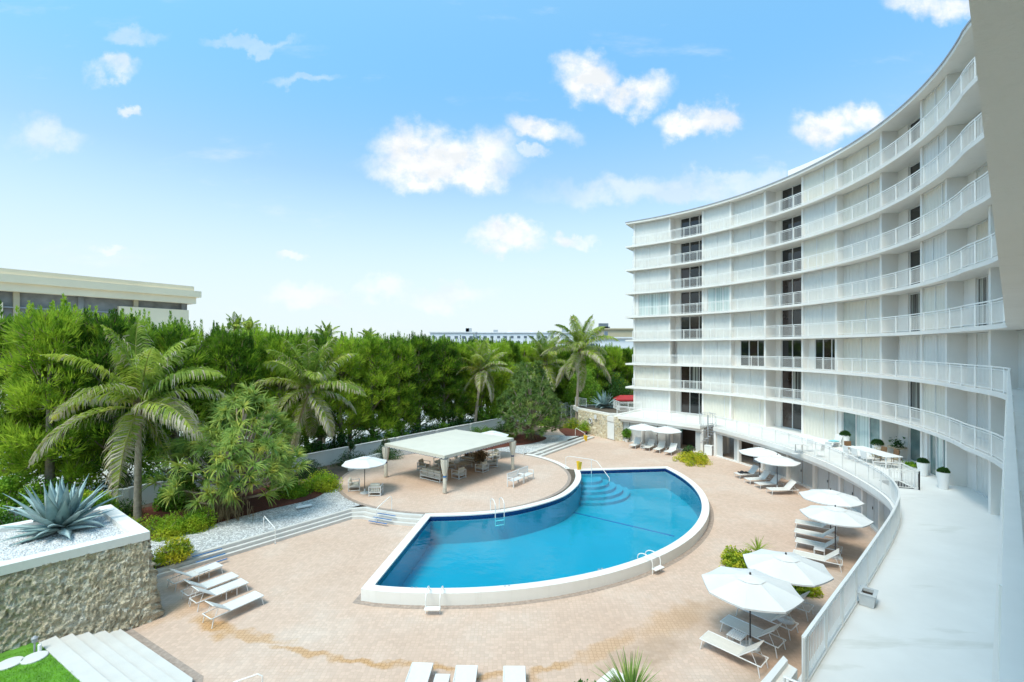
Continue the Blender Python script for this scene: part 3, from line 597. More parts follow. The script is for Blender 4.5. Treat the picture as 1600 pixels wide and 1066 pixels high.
mb=MB(); mb.strip(off(sl,-.05).tolist(),off(sl,.25).tolist(),ZN[8]+.003,ZN[8]+.09); mb.build('roof_edge','grey_metal',bl)
# penthouse on the roof
sp_=np.linspace(s_of_px(1236,4.0),s_of_px(1320,4),14); mb=MB(); mb.strip(off(sp_,3.6).tolist(),off(sp_,8).tolist(),ZN[8]+.003,ZN[8]+2.15); mb.build('roof_house','white_stucco',bl)
# party walls (fins) per bay line, full height
for i,b in enumerate(bs):
    if b>SL-1.5: continue
    for n in range(0,8):
        mb=MB(); T=nrm(np.array([b]))[0]; tt=np.array([-T[1],T[0]])*.10
        if i==0: tt=tt
        p0=off(np.array([b]),FS)[0]; p1=off(np.array([b]),8.5)[0]
        mb.prism([p0-tt,p0+tt,p1+tt,p1-tt],ZN[n]+.003,ZN[n+1]-.203); mb.build('party_wall','white_stucco',bl)
GL={(1,4):'curt',(3,4):'curt',(4,2):'dark3',(6,2):'dark3',(2,2):'shutr',(8,2):'shutr',(7,0):'curtw',(9,0):'curtw',(10,3):'stripe',(8,0):'teal'}
def panel_curve(s0,s1,d,k): s=np.linspace(s0,s1,k); return off(s,d)
def shutter(s0,s1,d,z0,z1,seam,mat):
    L_=s1-s0; nf=max(6,int(L_/.16)); s=np.linspace(s0,s1,nf+1); zig=np.where(np.arange(nf+1)%2==0,0,.03); P=np.array([off(np.array([a]),d+b)[0] for a,b in zip(s,zig)])
    mb=MB(); vs=[(p[0],p[1],z0) for p in P]+[(p[0],p[1],z1) for p in P]; mb.add(vs,[(i,i+1,nf+2+i,nf+1+i) for i in range(nf)]); o=mb.build('shutter',mat,bl)
    mb=MB(); sm=s0+L_*seam; q=off(np.array([sm-.03,sm+.03]),d-.04); q2=off(np.array([sm-.03,sm+.03]),d+.03); mb.strip(q.tolist(),q2.tolist(),z0,z1-.02)
    for zz in (z0,z1-.07): 
        a=panel_curve(s0,s1,d-.05,6); b=panel_curve(s0,s1,d+.06,6); mb.strip(a.tolist(),b.tolist(),zz,zz+.05)
    f=mb.build('seam_rail','frame_white',o); return o
def window(s0,s1,d,z0,z1,mats,fw=.07,npn=3):
    fr=MB(); e=np.linspace(s0,s1,npn+1)
    for k in range(npn+1):
        c=min(max(e[k],s0+fw/2),s1-fw/2); a=off(np.array([c-fw/2,c+fw/2]),d-.03); b=off(np.array([c-fw/2,c+fw/2]),d+.05); fr.strip(a.tolist(),b.tolist(),z0,z1)
    for z in (z0,z1-.08):
        for k in range(npn):
            a=off(np.array([e[k]+fw/2,e[k+1]-fw/2]),d-.02); b=off(np.array([e[k]+fw/2,e[k+1]-fw/2]),d+.045); fr.strip(a.tolist(),b.tolist(),z,z+.07)
    w_=fr.build('window','frame_white',bl)
    for k in range(npn):
        a=off(np.array([e[k]+fw/2,e[k+1]-fw/2]),d+.01+.012*(k%2)); mb=MB(); mb.add([(a[0][0],a[0][1],z0+.06),(a[1][0],a[1][1],z0+.06),(a[1][0],a[1][1],z1-.07),(a[0][0],a[0][1],z1-.07)],[(0,1,2,3)]); mb.build('pane',mats[k%len(mats)],w_)
    return w_
def wallpiece(s0,s1,d0,d1,z0,z1,mat='white_stucco',name='wall'):
    k=max(2,int((s1-s0)/.6)+1); mb=MB(); mb.strip(panel_curve(s0,s1,d0,k).tolist(),panel_curve(s0,s1,d1,k).tolist(),z0,z1); return mb.build(name,mat,bl)
rr=random.Random(5)
for i in range(len(bs)-1):
    bay=i+1; s0=bs[i]+.10; s1=bs[i+1]-.10
    if s1>SL-1: break
    for n in range(8):
        z0=ZN[n]+.003; z1=ZN[n+1]-.203
        if bay in (2,5,8):
            k=GL.get((bay,n)); d=FS+1.35
            if bay==8: d=FS+1.15
            side=.55 if bay!=8 else .9
            wallpiece(s0,s0+side,d-.12,d+.15,z0,z1)          # return next to the glass
            if k=='shutr': shutter(s0+side,s1,FS+.55,z0,z1,.55,'shutter_white'); continue
            if k=='teal': window(s0+side,s1,d,z0,z1,['glass_teal'],npn=2); continue
            if n==0: mats=['glass_brown','glass_dark','glass_dark']
            elif n==1: mats=['glass_brown','glass_stripe','glass_brown']
            else: mats=[rr.choice(['glass_dark','glass_dark','glass_brown']) for q in range(3)]
            if bay==8: mats=[rr.choice(['glass_dark','glass_stripe','glass_teal']) for q in range(2)]
            window(s0+side,s1,d,z0,z1,mats,npn=3 if bay!=8 else 2)
        elif (bay,n) in GL:
            k=GL[(bay,n)]
            if k in('curt','curtw'): wallpiece(s0,s0+.35,FS+.1,FS+.4,z0,z1); window(s0+.35,s1,FS+.22,z0,z1,['glass_curtain'] if k=='curt' else ['glass_teal','glass_curtain'],npn=3)
            elif k=='dark3': wallpiece(s0,s0+.6,FS+.55,FS+.75,z0,z1); window(s0+.6,s1-.15,FS+.6,z0,z1,['glass_dark','glass_brown','glass_dark'],npn=3)
            else: wallpiece(s0,s0+1.2,FS+.7,FS+1.0,z0,z1); window(s0+1.2,s1-.5,FS+.8,z0,z1,['glass_stripe'],npn=3); wallpiece(s1-.5,s1,FS+.7,FS+1.0,z0,z1)
        else:
            d=FS+{4:.38,7:.55,10:.9,11:.9}.get(bay,.10)
            if bay==10: wallpiece(s0,s0+.9,d-.05,d+.2,z0,z1); s00=s0+.9
            else: s00=s0
            shutter(s00,s1,d,z0,z1,rr.choice([.4,.5,.55,.62,.8]),rr.choice(['shutter_white','shutter_white','shutter_cream']))
    # dark core so that nothing shows through
    wallpiece(s0,s1,FS+2.2,FS+2.5,ZN[0]+.01,ZN[8]-.25,'room_dark','core_wall')
# balcony railings
def railing(name,P,z,parent,step=.115,h=1.05,post=1.55,topw=.055,mats='white_metal'):
    P=np.asarray(P,float); sg=np.r_[0,np.cumsum(np.linalg.norm(np.diff(P,axis=0),axis=1))]; Lr=sg[-1]
    at=lambda s:(float(np.interp(s,sg,P[:,0])),float(np.interp(s,sg,P[:,1])))
    mb=MB(); k=max(2,int(Lr/.5)); s=np.linspace(0,Lr,k+1); Q=[at(a) for a in s]
    for a,b in zip(Q[:-1],Q[1:]):
        mb.bar((*a,z+h-.025),(*b,z+h-.025),topw,.05); mb.bar((*a,z+h-.14),(*b,z+h-.14),.03,.03); mb.bar((*a,z+.09),(*b,z+.09),.03,.03)
    s=np.arange(0,Lr,post)
    for a in list(s)+[Lr]: x,y=at(a); mb.box((x,y,z+h/2-.01),(.05,.05,h-.03))
    s=np.arange(step/2,Lr,step); V=[];F=[]
    for i,a in enumerate(s):
        x,y=at(a); mb.box((x,y,z+.09+(h-.23)/2),(.015,.015,h-.23))
    return mb.build(name,mats,parent)
for n in range(1,8):
    s=np.arange(bs[0]-.05,SL-.1,.5); railing('railing',off(s,.075),ZN[n],bl,step=.115 if n<4 else .13)
# ------------------------------------------------------------------ terrace level (top of the garage / cabana wing)
TA=[(11.2,51.5),(12.35,50.43),(15.4,47.6),(17.9,44.75)]
TB=[(18.82,43.92),(19.45,40.8),(20.05,37.56),(20.38,34.69),(20.3,30.77),(19.85,27.9),(19.2,25.3),(18.45,23.2),(17.5,21.55),(16.5,20.2),(14.8,18.4),(12.98,16.63),(10.1,13.9),(8.08,12.02),(6.3,10.35)]
TCa=catmull(TA,5); TCb=catmull(TB,5)
tw=empty('terrace_wing',(0,0,0),0,'low white wing under the building with grey doors and a roof terrace','terrace wing')
def band_to(C,depth_fn): return [depth_fn(p) for p in C]
def inner(p): 
    v=np.array(p)-np.array(BC); v/=np.linalg.norm(v); q=np.array(BC)+v*(BR+2.9); return tuple(q)
mb=MB(); mb.strip(TCa.tolist(),[inner(p) for p in TCa],2.50,2.69); mb.build('terrace_floor',['terrace_paint'],tw)
B_=[]
for p in TCb:
    v=np.array(p)-np.array(BC); 
    if p[1]>24: B_.append(inner(p))
    else: t_=(24-p[1])/14.; B_.append((23.8-14.5*t_+2.5,23.0-16*t_-3.0))
mb=MB(); mb.strip(TCb.tolist(),B_,2.50,2.69); mb.build('terrace_floor','terrace_paint',tw)
# floor behind the gap
g1=TCa[-1]; g2=TCb[0]; v_=(inner(g1),inner(g2)); m1_=tuple(np.array(g1)+(np.array(v_[0])-np.array(g1))*.25); m2_=tuple(np.array(g2)+(np.array(v_[1])-np.array(g2))*.25)
mb=MB(); mb.strip([m1_,m2_],[v_[0],v_[1]],2.50,2.685); mb.build('terrace_floor','terrace_paint',tw)
def fascia(C):
    T=normals(C); Nn=np.stack([-T[:,1],T[:,0]],-1)
    mb=MB(); mb.strip((C-Nn*.04).tolist(),(C+Nn*.14).tolist(),2.40,2.74); mb.build('fascia','white_stucco',tw)
    mb=MB(); mb.strip((C+Nn*.16).tolist(),(C+Nn*.5).tolist(),2.14,2.497); mb.build('beam','white_stucco',tw)
fascia(TCa); fascia(TCb)
for C in (TCa,TCb):
    T=normals(C); Nn=np.stack([-T[:,1],T[:,0]],-1); railing('terrace_railing',(C+Nn*.10)[1:] if C is TCa else C+Nn*.10,2.72,tw,step=.12,h=1.08,topw=.075)
# ground floor wall, columns and grey doors, .3 m under the edge
def wallcurve(C,d): T=normals(C); Nn=np.stack([-T[:,1],T[:,0]],-1); return C+Nn*d
WA=wallcurve(TCa,.42); WB=catmull([(19.03,43.93),(20.13,40.88),(20.85,37.8),(21.35,34.6),(21.45,31.2),(20.9,28.0),(20.0,25.6),(19.0,23.6),(17.9,21.8),(16.2,19.7),(13.5,16.9),(10.3,13.8),(7.2,11.0)],5)
def ground_wall(C,openings,colstep,wd):
    sg=np.r_[0,np.cumsum(np.linalg.norm(np.diff(C,axis=0),axis=1))]; Lr=sg[-1]; k=max(1,round(Lr/colstep)); st=Lr/k
    at=lambda s:np.array([np.interp(s,sg,C[:,0]),np.interp(s,sg,C[:,1])])
    for i in range(k+1):
        p=at(i*st); t_=at(min(i*st+.1,Lr))-at(max(i*st-.1,0)); rz=math.atan2(t_[1],t_[0])
        mb=MB(); mb.box((p[0],p[1],1.13),(.24,.26,2.30),rz=rz); mb.build('column','white_stucco',tw)
        if i==k: break
        a=at(i*st+.12); b=at((i+1)*st-.12); dv=b-a; Lh=np.linalg.norm(dv); rz=math.atan2(dv[1],dv[0]); nn=np.array([-dv[1],dv[0]])/Lh
        mb=MB(); c=(a+b)/2; mb.box((c[0]-nn[0]*.02,c[1]-nn[1]*.02,.06),(Lh,.2,.12),rz=rz); mb.build('sill','white_stucco',tw)
        kind=openings.get(i,'d')
        c0=a+nn*.06
        if kind=='d':
            for h_ in (0,1):
                q0=a+dv*(h_*.5+.01)+nn*.06; q1=a+dv*(h_*.5+.49)+nn*.06; mb=MB(); nf=14; pts=[]
                for j in range(nf+1): pp=q0+(q1-q0)*j/nf+nn*(.03 if j%2 else 0); pts.append(pp)
                vs=[(p_[0],p_[1],.12) for p_ in pts]+[(p_[0],p_[1],2.10) for p_ in pts]; mb.add(vs,[(j,j+1,nf+2+j,nf+1+j) for j in range(nf)])
                dr=mb.build('door','louvre_grey',tw)
                if h_==0:
                    hx=a+dv*.47+nn*.02; hb=MB(); hb.box((hx[0],hx[1],1.05),(.03,.04,.16),rz=rz); hb.build('handle','dark_metal',dr)
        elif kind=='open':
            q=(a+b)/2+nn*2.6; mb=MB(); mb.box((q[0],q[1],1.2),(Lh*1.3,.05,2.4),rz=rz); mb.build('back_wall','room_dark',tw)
            for e0,e1 in ((0,.26),(.80,1.)):
                q0=a+dv*e0+nn*.06; q1=a+dv*e1+nn*.06; m_=(q0+q1)/2; mb=MB(); mb.box((m_[0],m_[1],1.1),(np.linalg.norm(q1-q0),.05,1.98),rz=rz); mb.build('door','louvre_grey',tw)
        elif kind=='bay':
            q=(a+b)/2+nn*1.6; mb=MB(); mb.box((q[0],q[1],1.2),(Lh*1.2,.05,2.4),rz=rz); mb.build('back_wall','louvre_grey',tw)
        # side walls closing the room
    return at
ground_wall(WA,{2:'open',3:'d'},2.75,0)
atB=ground_wall(WB,{0:'open',1:'bay'},2.75,0)
# corner walls by the stair gap
for (a,b) in ((WA[-1],np.array(WA[-1])+np.array([1.6,2.0])),(WB[0],np.array(WB[0])+np.array([1.7,1.4]))):
    a=np.array(a); b=np.array(b); v=b-a; c=(a+b)/2; mb=MB(); mb.box((c[0],c[1],1.25),(np.linalg.norm(v),.18,2.5),rz=math.atan2(v[1],v[0])); mb.build('side_wall','white_stucco',tw)
a=np.array(WA[-1])+np.array([1.6,2.0]); b=np.array(WB[0])+np.array([1.7,1.4]); c=(a+b)/2; v=b-a; mb=MB(); mb.box((c[0],c[1],1.25),(np.linalg.norm(v)+.4,.18,2.5),rz=math.atan2(v[1],v[0])); mb.build('side_wall','white_stucco',tw)
# parapet block where the near terrace railing ends, with its handrail
pb=empty('parapet_block',(0,0,0),0,'white stepped parapet block where the near terrace railing ends','parapet')
q0=g(1222,1034,2.95); mb=MB(); P=[g(1222,1031,3.1),g(1246,1046,3.1),g(1215,1090,3.1),g(1176,1078,3.1)]
mb.prism(P,2.0,3.1); mb.build('block','white_stucco',pb)
P=[g(1224,1026,3.2),g(1231,1033,3.2),g(1190,1085,3.2),g(1178,1080,3.2)]; mb=MB(); mb.prism(P,3.103,3.22); mb.build('coping','white_stucco',pb)
mb=MB(); a_=g(1226,1058,3.75); b_=g(1300,1090,3.75); mb.tube([(*g(1226,1058,3.75),2.7),(*a_,3.75),(*b_,3.75)],.03); mb.build('handrail','white_metal',pb)
# railings around the terrace stair opening
sr=empty('stair_guard',(0,0,0),0,'white railing box around the stair opening on the terrace','railing')
pts=[(20.45,26.6),(21.7,26.2),(21.25,24.55),(20.0,24.9)]
for a,b in ((0,1),(1,2),(2,3)): railing('railing',[pts[a],pts[b]],2.70,sr,step=.13,h=1.0,post=1.3)
for k in range(6):
    mb=MB(); mb.box((20.55-.0*k+.05*k,26.3-.27*k,2.66-.16*k),(1.2,.26,.04),rz=R(-14)); 
mb=MB(); mb.box((20.85,25.55,2.70),(1.0,1.4,.012),rz=R(-14)); mb.build('stair_well_shade','dark_metal',sr)  # flat dark sheet on the floor stands for the shade in the opening
# spiral stair in the gap
spx=(18.75,45.0)
st=empty('spiral_stair',(spx[0],spx[1],0),0,'grey metal spiral stair between the two terrace wings','spiral stair')
mb=MB(); mb.tube([(0,0,0),(0,0,3.7)],.06); mb.build('pole','grey_metal',st)
for k in range(13):
    a=k*R(27)+1.2; mb=MB(); z=.22*(k+1); w_=.16
    mb.add([(0.05*math.cos(a),.05*math.sin(a),z),(.72*math.cos(a-w_),.72*math.sin(a-w_),z),(.72*math.cos(a+w_),.72*math.sin(a+w_),z),(0.05*math.cos(a),.05*math.sin(a),z-.03),(.72*math.cos(a-w_),.72*math.sin(a-w_),z-.03),(.72*math.cos(a+w_),.72*math.sin(a+w_),z-.03)],[(0,1,2),(5,4,3),(0,3,4,1),(1,4,5,2),(2,5,3,0)]); mb.build('tread','grey_metal',st)
mb=MB(); mb.tube([(.72*math.cos(k*R(9)+1.2),.72*math.sin(k*R(9)+1.2),.0733*k+1.05) for k in range(40)],.02,6)
for k in range(0,40,2): a=k*R(9)+1.2; mb.tube([(.72*math.cos(a),.72*math.sin(a),.0733*k+.1),(.72*math.cos(a),.72*math.sin(a),.0733*k+1.05)],.01,5)
mb.build('handrail','grey_metal',st)
mb=MB()
for k in range(14):
    a=k*R(18); mb.tube([(.75*math.cos(a),.75*math.sin(a),2.75),(.75*math.cos(a),.75*math.sin(a),3.8)],.014,5)
mb.tube([(.75*math.cos(k*R(18)),.75*math.sin(k*R(18)),3.8) for k in range(14)],.02,6); mb.build('guard','grey_metal',st)
x,y=g(1107.5,711,0); bx=empty('storage_bin',(x,y,0),R(-40),'white storage bin at the foot of the spiral stair','bin')
mb=MB(); mb.bbox((0,0,.42),(.7,.5,.84),.03); mb.build('body','pot_white',bx); mb=MB(); mb.bbox((0,0,.88),(.74,.54,.07),.02); mb.build('lid','pot_white',bx)
# ------------------------------------------------------------------ loungers
def make_lounger(name,recl=38,sling='sling'):
    """axis along +x, head at -x; length 1.95, width .66"""
    t=empty(name,(0,0,0))
    L_=1.95; w_=.32; hz=.34; xb=-.27; lb=.74; a=R(recl)
    mb=MB()
    for s_ in (-1,1): mb.tube([(-.95,s_*w_,hz),(.97,s_*w_,hz)],.020,8)
    for x in (-.95,.97,xb-.02): mb.tube([(x,-w_,hz),(x,w_,hz)],.018,8)
    mb.build('frame','frame_white',t)
    for (x,s_) in ((-.86,-1),(-.86,1),(.88,-1),(.88,1)):
        mb=MB(); dx=-.07 if x<0 else .07; mb.tube([(x,s_*w_,hz),(x+dx,s_*(w_+.02),0)],.017,8); mb.build('leg','frame_white',t)
    mb=MB(); n=8; vs=[];fs=[]
    xs=np.linspace(xb,.95,n+1)
    top=[(x,hz+.015-.018*math.sin(PI*i/n)) for i,x in enumerate(xs)]
    for (x,z) in top: vs+=[(x,-w_+.01,z),(x,w_-.01,z),(x,-w_+.01,z-.025),(x,w_-.01,z-.025)]
    for i in range(n):
        o=i*4; fs+=[(o,o+4,o+5,o+1),(o+2,o+3,o+7,o+6),(o,o+2,o+6,o+4),(o+1,o+5,o+7,o+3)]
    fs+=[(0,1,3,2),(n*4,n*4+2,n*4+3,n*4+1)]; mb.add(vs,fs); mb.build('seat',sling,t)
    bx,bz=xb-math.cos(a)*lb,hz+math.sin(a)*lb
    mb=MB(); c=((xb+bx)/2,0,(hz+bz)/2+.01); mb.box(c,(lb,2*w_-.03,.022),ry=a); br=mb.build('backrest',sling,t)
    mb=MB()
    for s_ in (-1,1): mb.tube([(xb,s_*(w_-.005),hz),(bx,s_*(w_-.005),bz)],.014,8)
    mb.tube([(bx,-w_,bz),(bx,w_,bz)],.014,8)
    mb.build('back_frame','frame_white',br)
    mb=MB(); m_=(xb-math.cos(a)*.5,hz+math.sin(a)*.5)
    for s_ in (-1,1): mb.tube([(m_[0],s_*.27,m_[1]),(-.80,s_*.27,hz)],.010,6)
    mb.build('prop','frame_white',t)
    return t
LA=make_lounger('sun_lounger',36); LBp=make_lounger('sun_lounger',48,'sling'); LC=make_lounger('sun_lounger',42,'sling_beige')
used={}
def lounger(proto,x,y,deg,label,group,z=0.0):
    if proto.name not in used:
        used[proto.name]=1; proto.location=(x,y,z); proto.rotation_euler=(0,0,R(deg)); tag(proto,label,'sun lounger',group); return proto
    jj=random.Random(int(x*91+y*37)); return dup(proto,(x,y,z),R(deg+jj.uniform(-2.5,2.5)),label,group)
G='sun loungers by the stone planter'
lounger(LA,-10.58,17.9,57,'white sun lounger at the front right end of the row beside the stone planter',G)
lounger(LA,-11.78,18.95,57,'white sun lounger second from the front beside the stone planter',G)
lounger(LA,-12.5,19.5,57,'white sun lounger third from the front beside the stone planter',G)
lounger(LA,-13.75,20.45,57,'white sun lounger at the back of the row, touching the garden steps',G)
G='sun loungers at the front edge of the deck'
lounger(LBp,-2.8,13.6,88,'white sun lounger at the bottom of the photo, leftmost of three',G)
lounger(LBp,-1.4,13.48,90,'white sun lounger at the bottom of the photo, middle of three',G)
lounger(LBp,.07,13.45,90,'white sun lounger at the bottom of the photo, rightmost of three',G)
G='sun loungers under the two nearest umbrellas'
lounger(LC,7.2,15.3,132.6,'pale sun lounger nearest the terrace railing, front of the row',G)
lounger(LC,8.3,16.25,131,'pale sun lounger second from the front, beside the slatted side table',G)
lounger(LC,9.3,17.2,131,'pale sun lounger third from the front, half under the nearest umbrella',G)
lounger(LC,10.55,18.3,131,'pale sun lounger fourth from the front, mostly hidden by the nearest umbrella',G)
G='sun loungers beside the yellow green planting bed'
for (x,y,lb) in ((14.25,21.95,'pale sun lounger at the front of the group behind the yellow green planting bed'),(15.25,23.4,'pale sun lounger second from the front behind the yellow green planting bed'),(15.95,24.65,'pale sun lounger third from the front, under the umbrella beside the grey doors'),(16.8,26.0,'pale sun lounger at the back of its group, head hidden by an umbrella')): lounger(LC,x,y,143,lb,G)
G='sun loungers halfway along the grey doors'
for k,(x,y,lb) in enumerate(((18.75,32.6,'sun lounger seen side on, nearest of the group halfway along the grey doors'),(18.6,34.0,'sun lounger second nearest in the group halfway along the grey doors'),(18.45,35.2,'sun lounger third in the group halfway along the grey doors'),(18.4,36.7,'sun lounger with a dark towel on it, farthest in the group along the grey doors'))): lounger(LBp,x,y,180+k*4,lb,G)
G='sun loungers by the far white wall'
for (x,y,lb) in ((12.6,47.9,'far sun lounger beside the potted plant and the stone pillar'),(13.7,46.9,'far sun lounger second from the potted plant'),(14.45,46.0,'far sun lounger third from the potted plant'),(15.2,44.9,'far sun lounger nearest the round green planting bed')): lounger(LBp,x,y,232,lb,G)
x,y=18.1,36.75; mb=MB(); vs=[];fs=[]; n=9
for i in range(n):
    for j in range(n): vs.append((i/(n-1)*.8-.4,j/(n-1)*.5-.25,.37+.05*rng.random()*(1 if 0<i<n-1 else .2)+(.06 if 2<i<5 else 0)))
for i in range(n-1):
    for j in range(n-1): k=i*n+j; fs.append((k,k+1,k+n+1,k+n))
mb.add(vs,fs); o=mb.build('towel','black_cloth',None,True); o.location=(x,y,0); tag(o,'crumpled black towel lying on a lounger by the grey doors','towel')
# side tables
def make_table(name,w_=.48,h=.40,slats=True):
    t=empty(name,(0,0,0)); mb=MB()
    if slats:
        for k in range(7): mb.bbox((0,-w_/2+.03+k*(w_-.06)/6,h-.012),(w_-.05,.045,.018),.004)
        for s_ in (-1,1): mb.box((0,s_*w_/2,h-.02),(w_,.03,.03)); mb.box((s_*(w_/2-.014),0,h-.022),(.03,w_-.03,.03))
    else: mb.bbox((0,0,h-.015),(w_,w_,.03),.008)
    mb.build('tabletop','frame_white',t)
    for sx in (-1,1):
        for sy in (-1,1): mb=MB(); mb.box((sx*(w_/2-.02),sy*(w_/2-.02),(h-.035)/2),(.03,.03,h-.035)); mb.build('leg','frame_white',t)
    return t
TP=make_table('side_table'); TQ=make_table('side_table',.45,.38,False)
def table(proto,x,y,deg,label,z=0):
    if proto.name not in used: used[proto.name]=1; proto.location=(x,y,z); proto.rotation_euler=(0,0,R(deg)); return tag(proto,label,'side table','side tables between the loungers')
    return dup(proto,(x,y,z),R(deg),label,'side tables between the loungers')
table(TP,7.62,15.95,131,'white slatted side table between the two front loungers near the terrace railing')
table(TQ,*g(358,917,.38),57,'small white side table between the two front loungers by the stone planter')
table(TQ,*g(315,890,.38),57,'small white side table between the back loungers by the stone planter')
table(TQ,*g(690,1061,.38),88,'small white side table between two loungers at the bottom of the photo')
table(TQ,14.9,22.8,143,'small white side table between loungers behind the yellow green bed')
table(TQ,13.2,47.2,52,'small white side table between the far loungers')
# ------------------------------------------------------------------ umbrellas
def make_umbrella(name,r=1.48,H=2.45,n=8,tilt=0):
    t=empty(name,(0,0,0)); zr=H-.42
    mb=MB(); vs=[];fs=[]; rings=[(.34,H-.085),(.75,H-.20),(1.15,H-.315),(r,zr)]; sub=6
    for (q,z) in rings:
        for k in range(n*sub):
            a=2*PI*k/(n*sub); b=(a%(2*PI/n))-PI/n; f=math.cos(PI/n)/math.cos(b); f=f+(1-f)*0
            sag=-.03*(q/r)*math.cos(b*n/2); vs.append((q*f*math.cos(a),q*f*math.sin(a),z+sag))
    m_=n*sub
    for i in range(3):
        for k in range(m_): j=(k+1)%m_; fs.append((i*m_+k,i*m_+j,(i+1)*m_+j,(i+1)*m_+k))
    o=len(vs)
    for k in range(m_): p=vs[3*m_+k]; vs.append((p[0]*.995,p[1]*.995,p[2]-.06))
    for k in range(m_): j=(k+1)%m_; fs.append((3*m_+k,3*m_+j,o+j,o+k))
    mb.add(vs,fs); cn=mb.build('canopy','canvas_white',t)
    mb=MB(); vs=[(0,0,H)]; fs=[]
    for k in range(n*2): a=PI*k/n; q=.46*(1 if k%2==0 else math.cos(PI/n)); vs.append((q*math.cos(a),q*math.sin(a),H-.105))
    for k in range(n*2): fs.append((0,1+k,1+(k+1)%(n*2)))
    mb.add(vs,fs); mb.build('vent','canvas_white',cn)
    for k in range(n):
        a=2*PI*k/n; mb=MB(); mb.tube([(.04*math.cos(a),.04*math.sin(a),H-.06),(r*.98*math.cos(a),r*.98*math.sin(a),zr-.035)],.008,5); mb.tube([(.04*math.cos(a),.04*math.sin(a),zr-.28),(r*.5*math.cos(a),r*.5*math.sin(a),(H-.06+zr-.035)/2)],.006,5); mb.build('rib','dark_metal',t)
    mb=MB(); mb.tube([(0,0,.06),(0,0,H-.03)],.024,10); mb.build('pole','dark_metal',t)
    mb=MB(); mb.lathe([(.02,H-.01),(.035,H+.02),(.03,H+.06),(.008,H+.085)],10); mb.build('finial','dark_metal',t)
    mb=MB(); mb.lathe([(.30,0),(.30,.035),(.24,.06),(.05,.075),(.045,.30)],24); mb.build('base','grey_metal' if False else 'frame_white',t)
    return t
UP=make_umbrella('patio_umbrella'); UG='white patio umbrellas'
UL=[(8.05,15.9,0,'large white umbrella nearest the viewer, above the front pale loungers'),(10.16,17.45,0,'white umbrella just behind the nearest one, over the yellow green bed'),(15.6,22.7,0,'white umbrella over the loungers behind the yellow green bed, lower of an overlapping pair'),(17.2,25.4,0,'white umbrella by the grey doors, upper of the overlapping right hand pair'),(19.0,33.7,0,'white umbrella halfway along the grey doors, front of its pair'),(19.1,36.3,0,'white umbrella halfway along the grey doors, rear of its pair'),(15.1,46.1,0,'white umbrella by the far wall, next to the dark open doorway'),(13.25,47.6,0,'white umbrella by the far wall, next to the potted plant'),(-9.8,31.3,ZU,'white umbrella over two armchairs on the round raised deck'),(-1.75,41.6,ZU,'white umbrella peeking up behind the far side of the cream canopy')]
for k,(x,y,z,lb) in enumerate(UL):
    rz=[12,5,10,3,20,8,15,0,30,10][k]
    if k==0: UP.location=(x,y,z); UP.rotation_euler=(0,0,R(rz)); tag(UP,lb,'umbrella',UG); UP.scale=(1.05,1.05,1)
    else:
        u_=dup(UP,(x,y,z),R(rz),lb,UG)
        u_.scale=(1,1,1.0 if k!=9 else .96)
# ------------------------------------------------------------------ canopy pavilion
p0=np.array([-4.46,31.2]); pl=np.array([-9.41,35.1]); pr=np.array([.05,37.2]); pf=pl+pr-p0
cy=empty('canopy_pavilion',(0,0,0),0,'large flat cream canvas canopy on four curtained posts on the round deck','pavilion')
cc=(p0+pf)/2; grow=lambda p,e: cc+(p-cc)*(1+e)
E=[grow(p,.02) for p in (p0,pr,pf,pl)]; zt=2.98
mb=MB(); n=14; vs=[];fs=[]
for i in range(n+1):
    for j in range(n+1):
        a=i/n;b=j/n; p=E[0]*(1-a)*(1-b)+E[1]*a*(1-b)+E[2]*a*b+E[3]*(1-a)*b; e_=min(a,1-a,b,1-b); vs.append((p[0],p[1],zt+.14*min(1,e_*3.2)-.012*math.sin(a*PI*5)**2*(1 if e_>0 else 0)))
for i in range(n):
    for j in range(n): k=i*(n+1)+j; fs.append((k,k+n+1,k+n+2,k+1))
mb.add(vs,fs); ob=mb.build('roof','canvas_cream',cy,True)
mb=MB(); tb=MB()
for k in range(4):
    a=E[k]; b=E[(k+1)%4]; Lk=np.linalg.norm(b-a); ns=int(Lk/.28)*8; vs=[];fs=[]
    for i in range(ns+1):
        p=a+(b-a)*i/ns; sc_=.055*abs(math.sin(PI*i/8)); vs+=[(p[0],p[1],zt),(p[0],p[1],zt-.17),(p[0],p[1],zt-.19-sc_)]
    for i in range(ns): o=i*3; fs+=[(o,o+3,o+4,o+1),(o+1,o+4,o+5,o+2)]
    mb.add(vs,fs)
    tb.tube([(v[0],v[1],v[2]-.005) for v in vs[2::3]][::2],.013,5)
v_=mb.build('valance','canvas_cream',cy); tb.build('trim','navy_trim',v_)
for a,b in ((p0,pr),(pr,pf),(pf,pl),(pl,p0)):
    mb=MB(); mb.bar((*a,2.80),(*b,2.80),.06,.08); mb.build('beam','frame_white',cy)
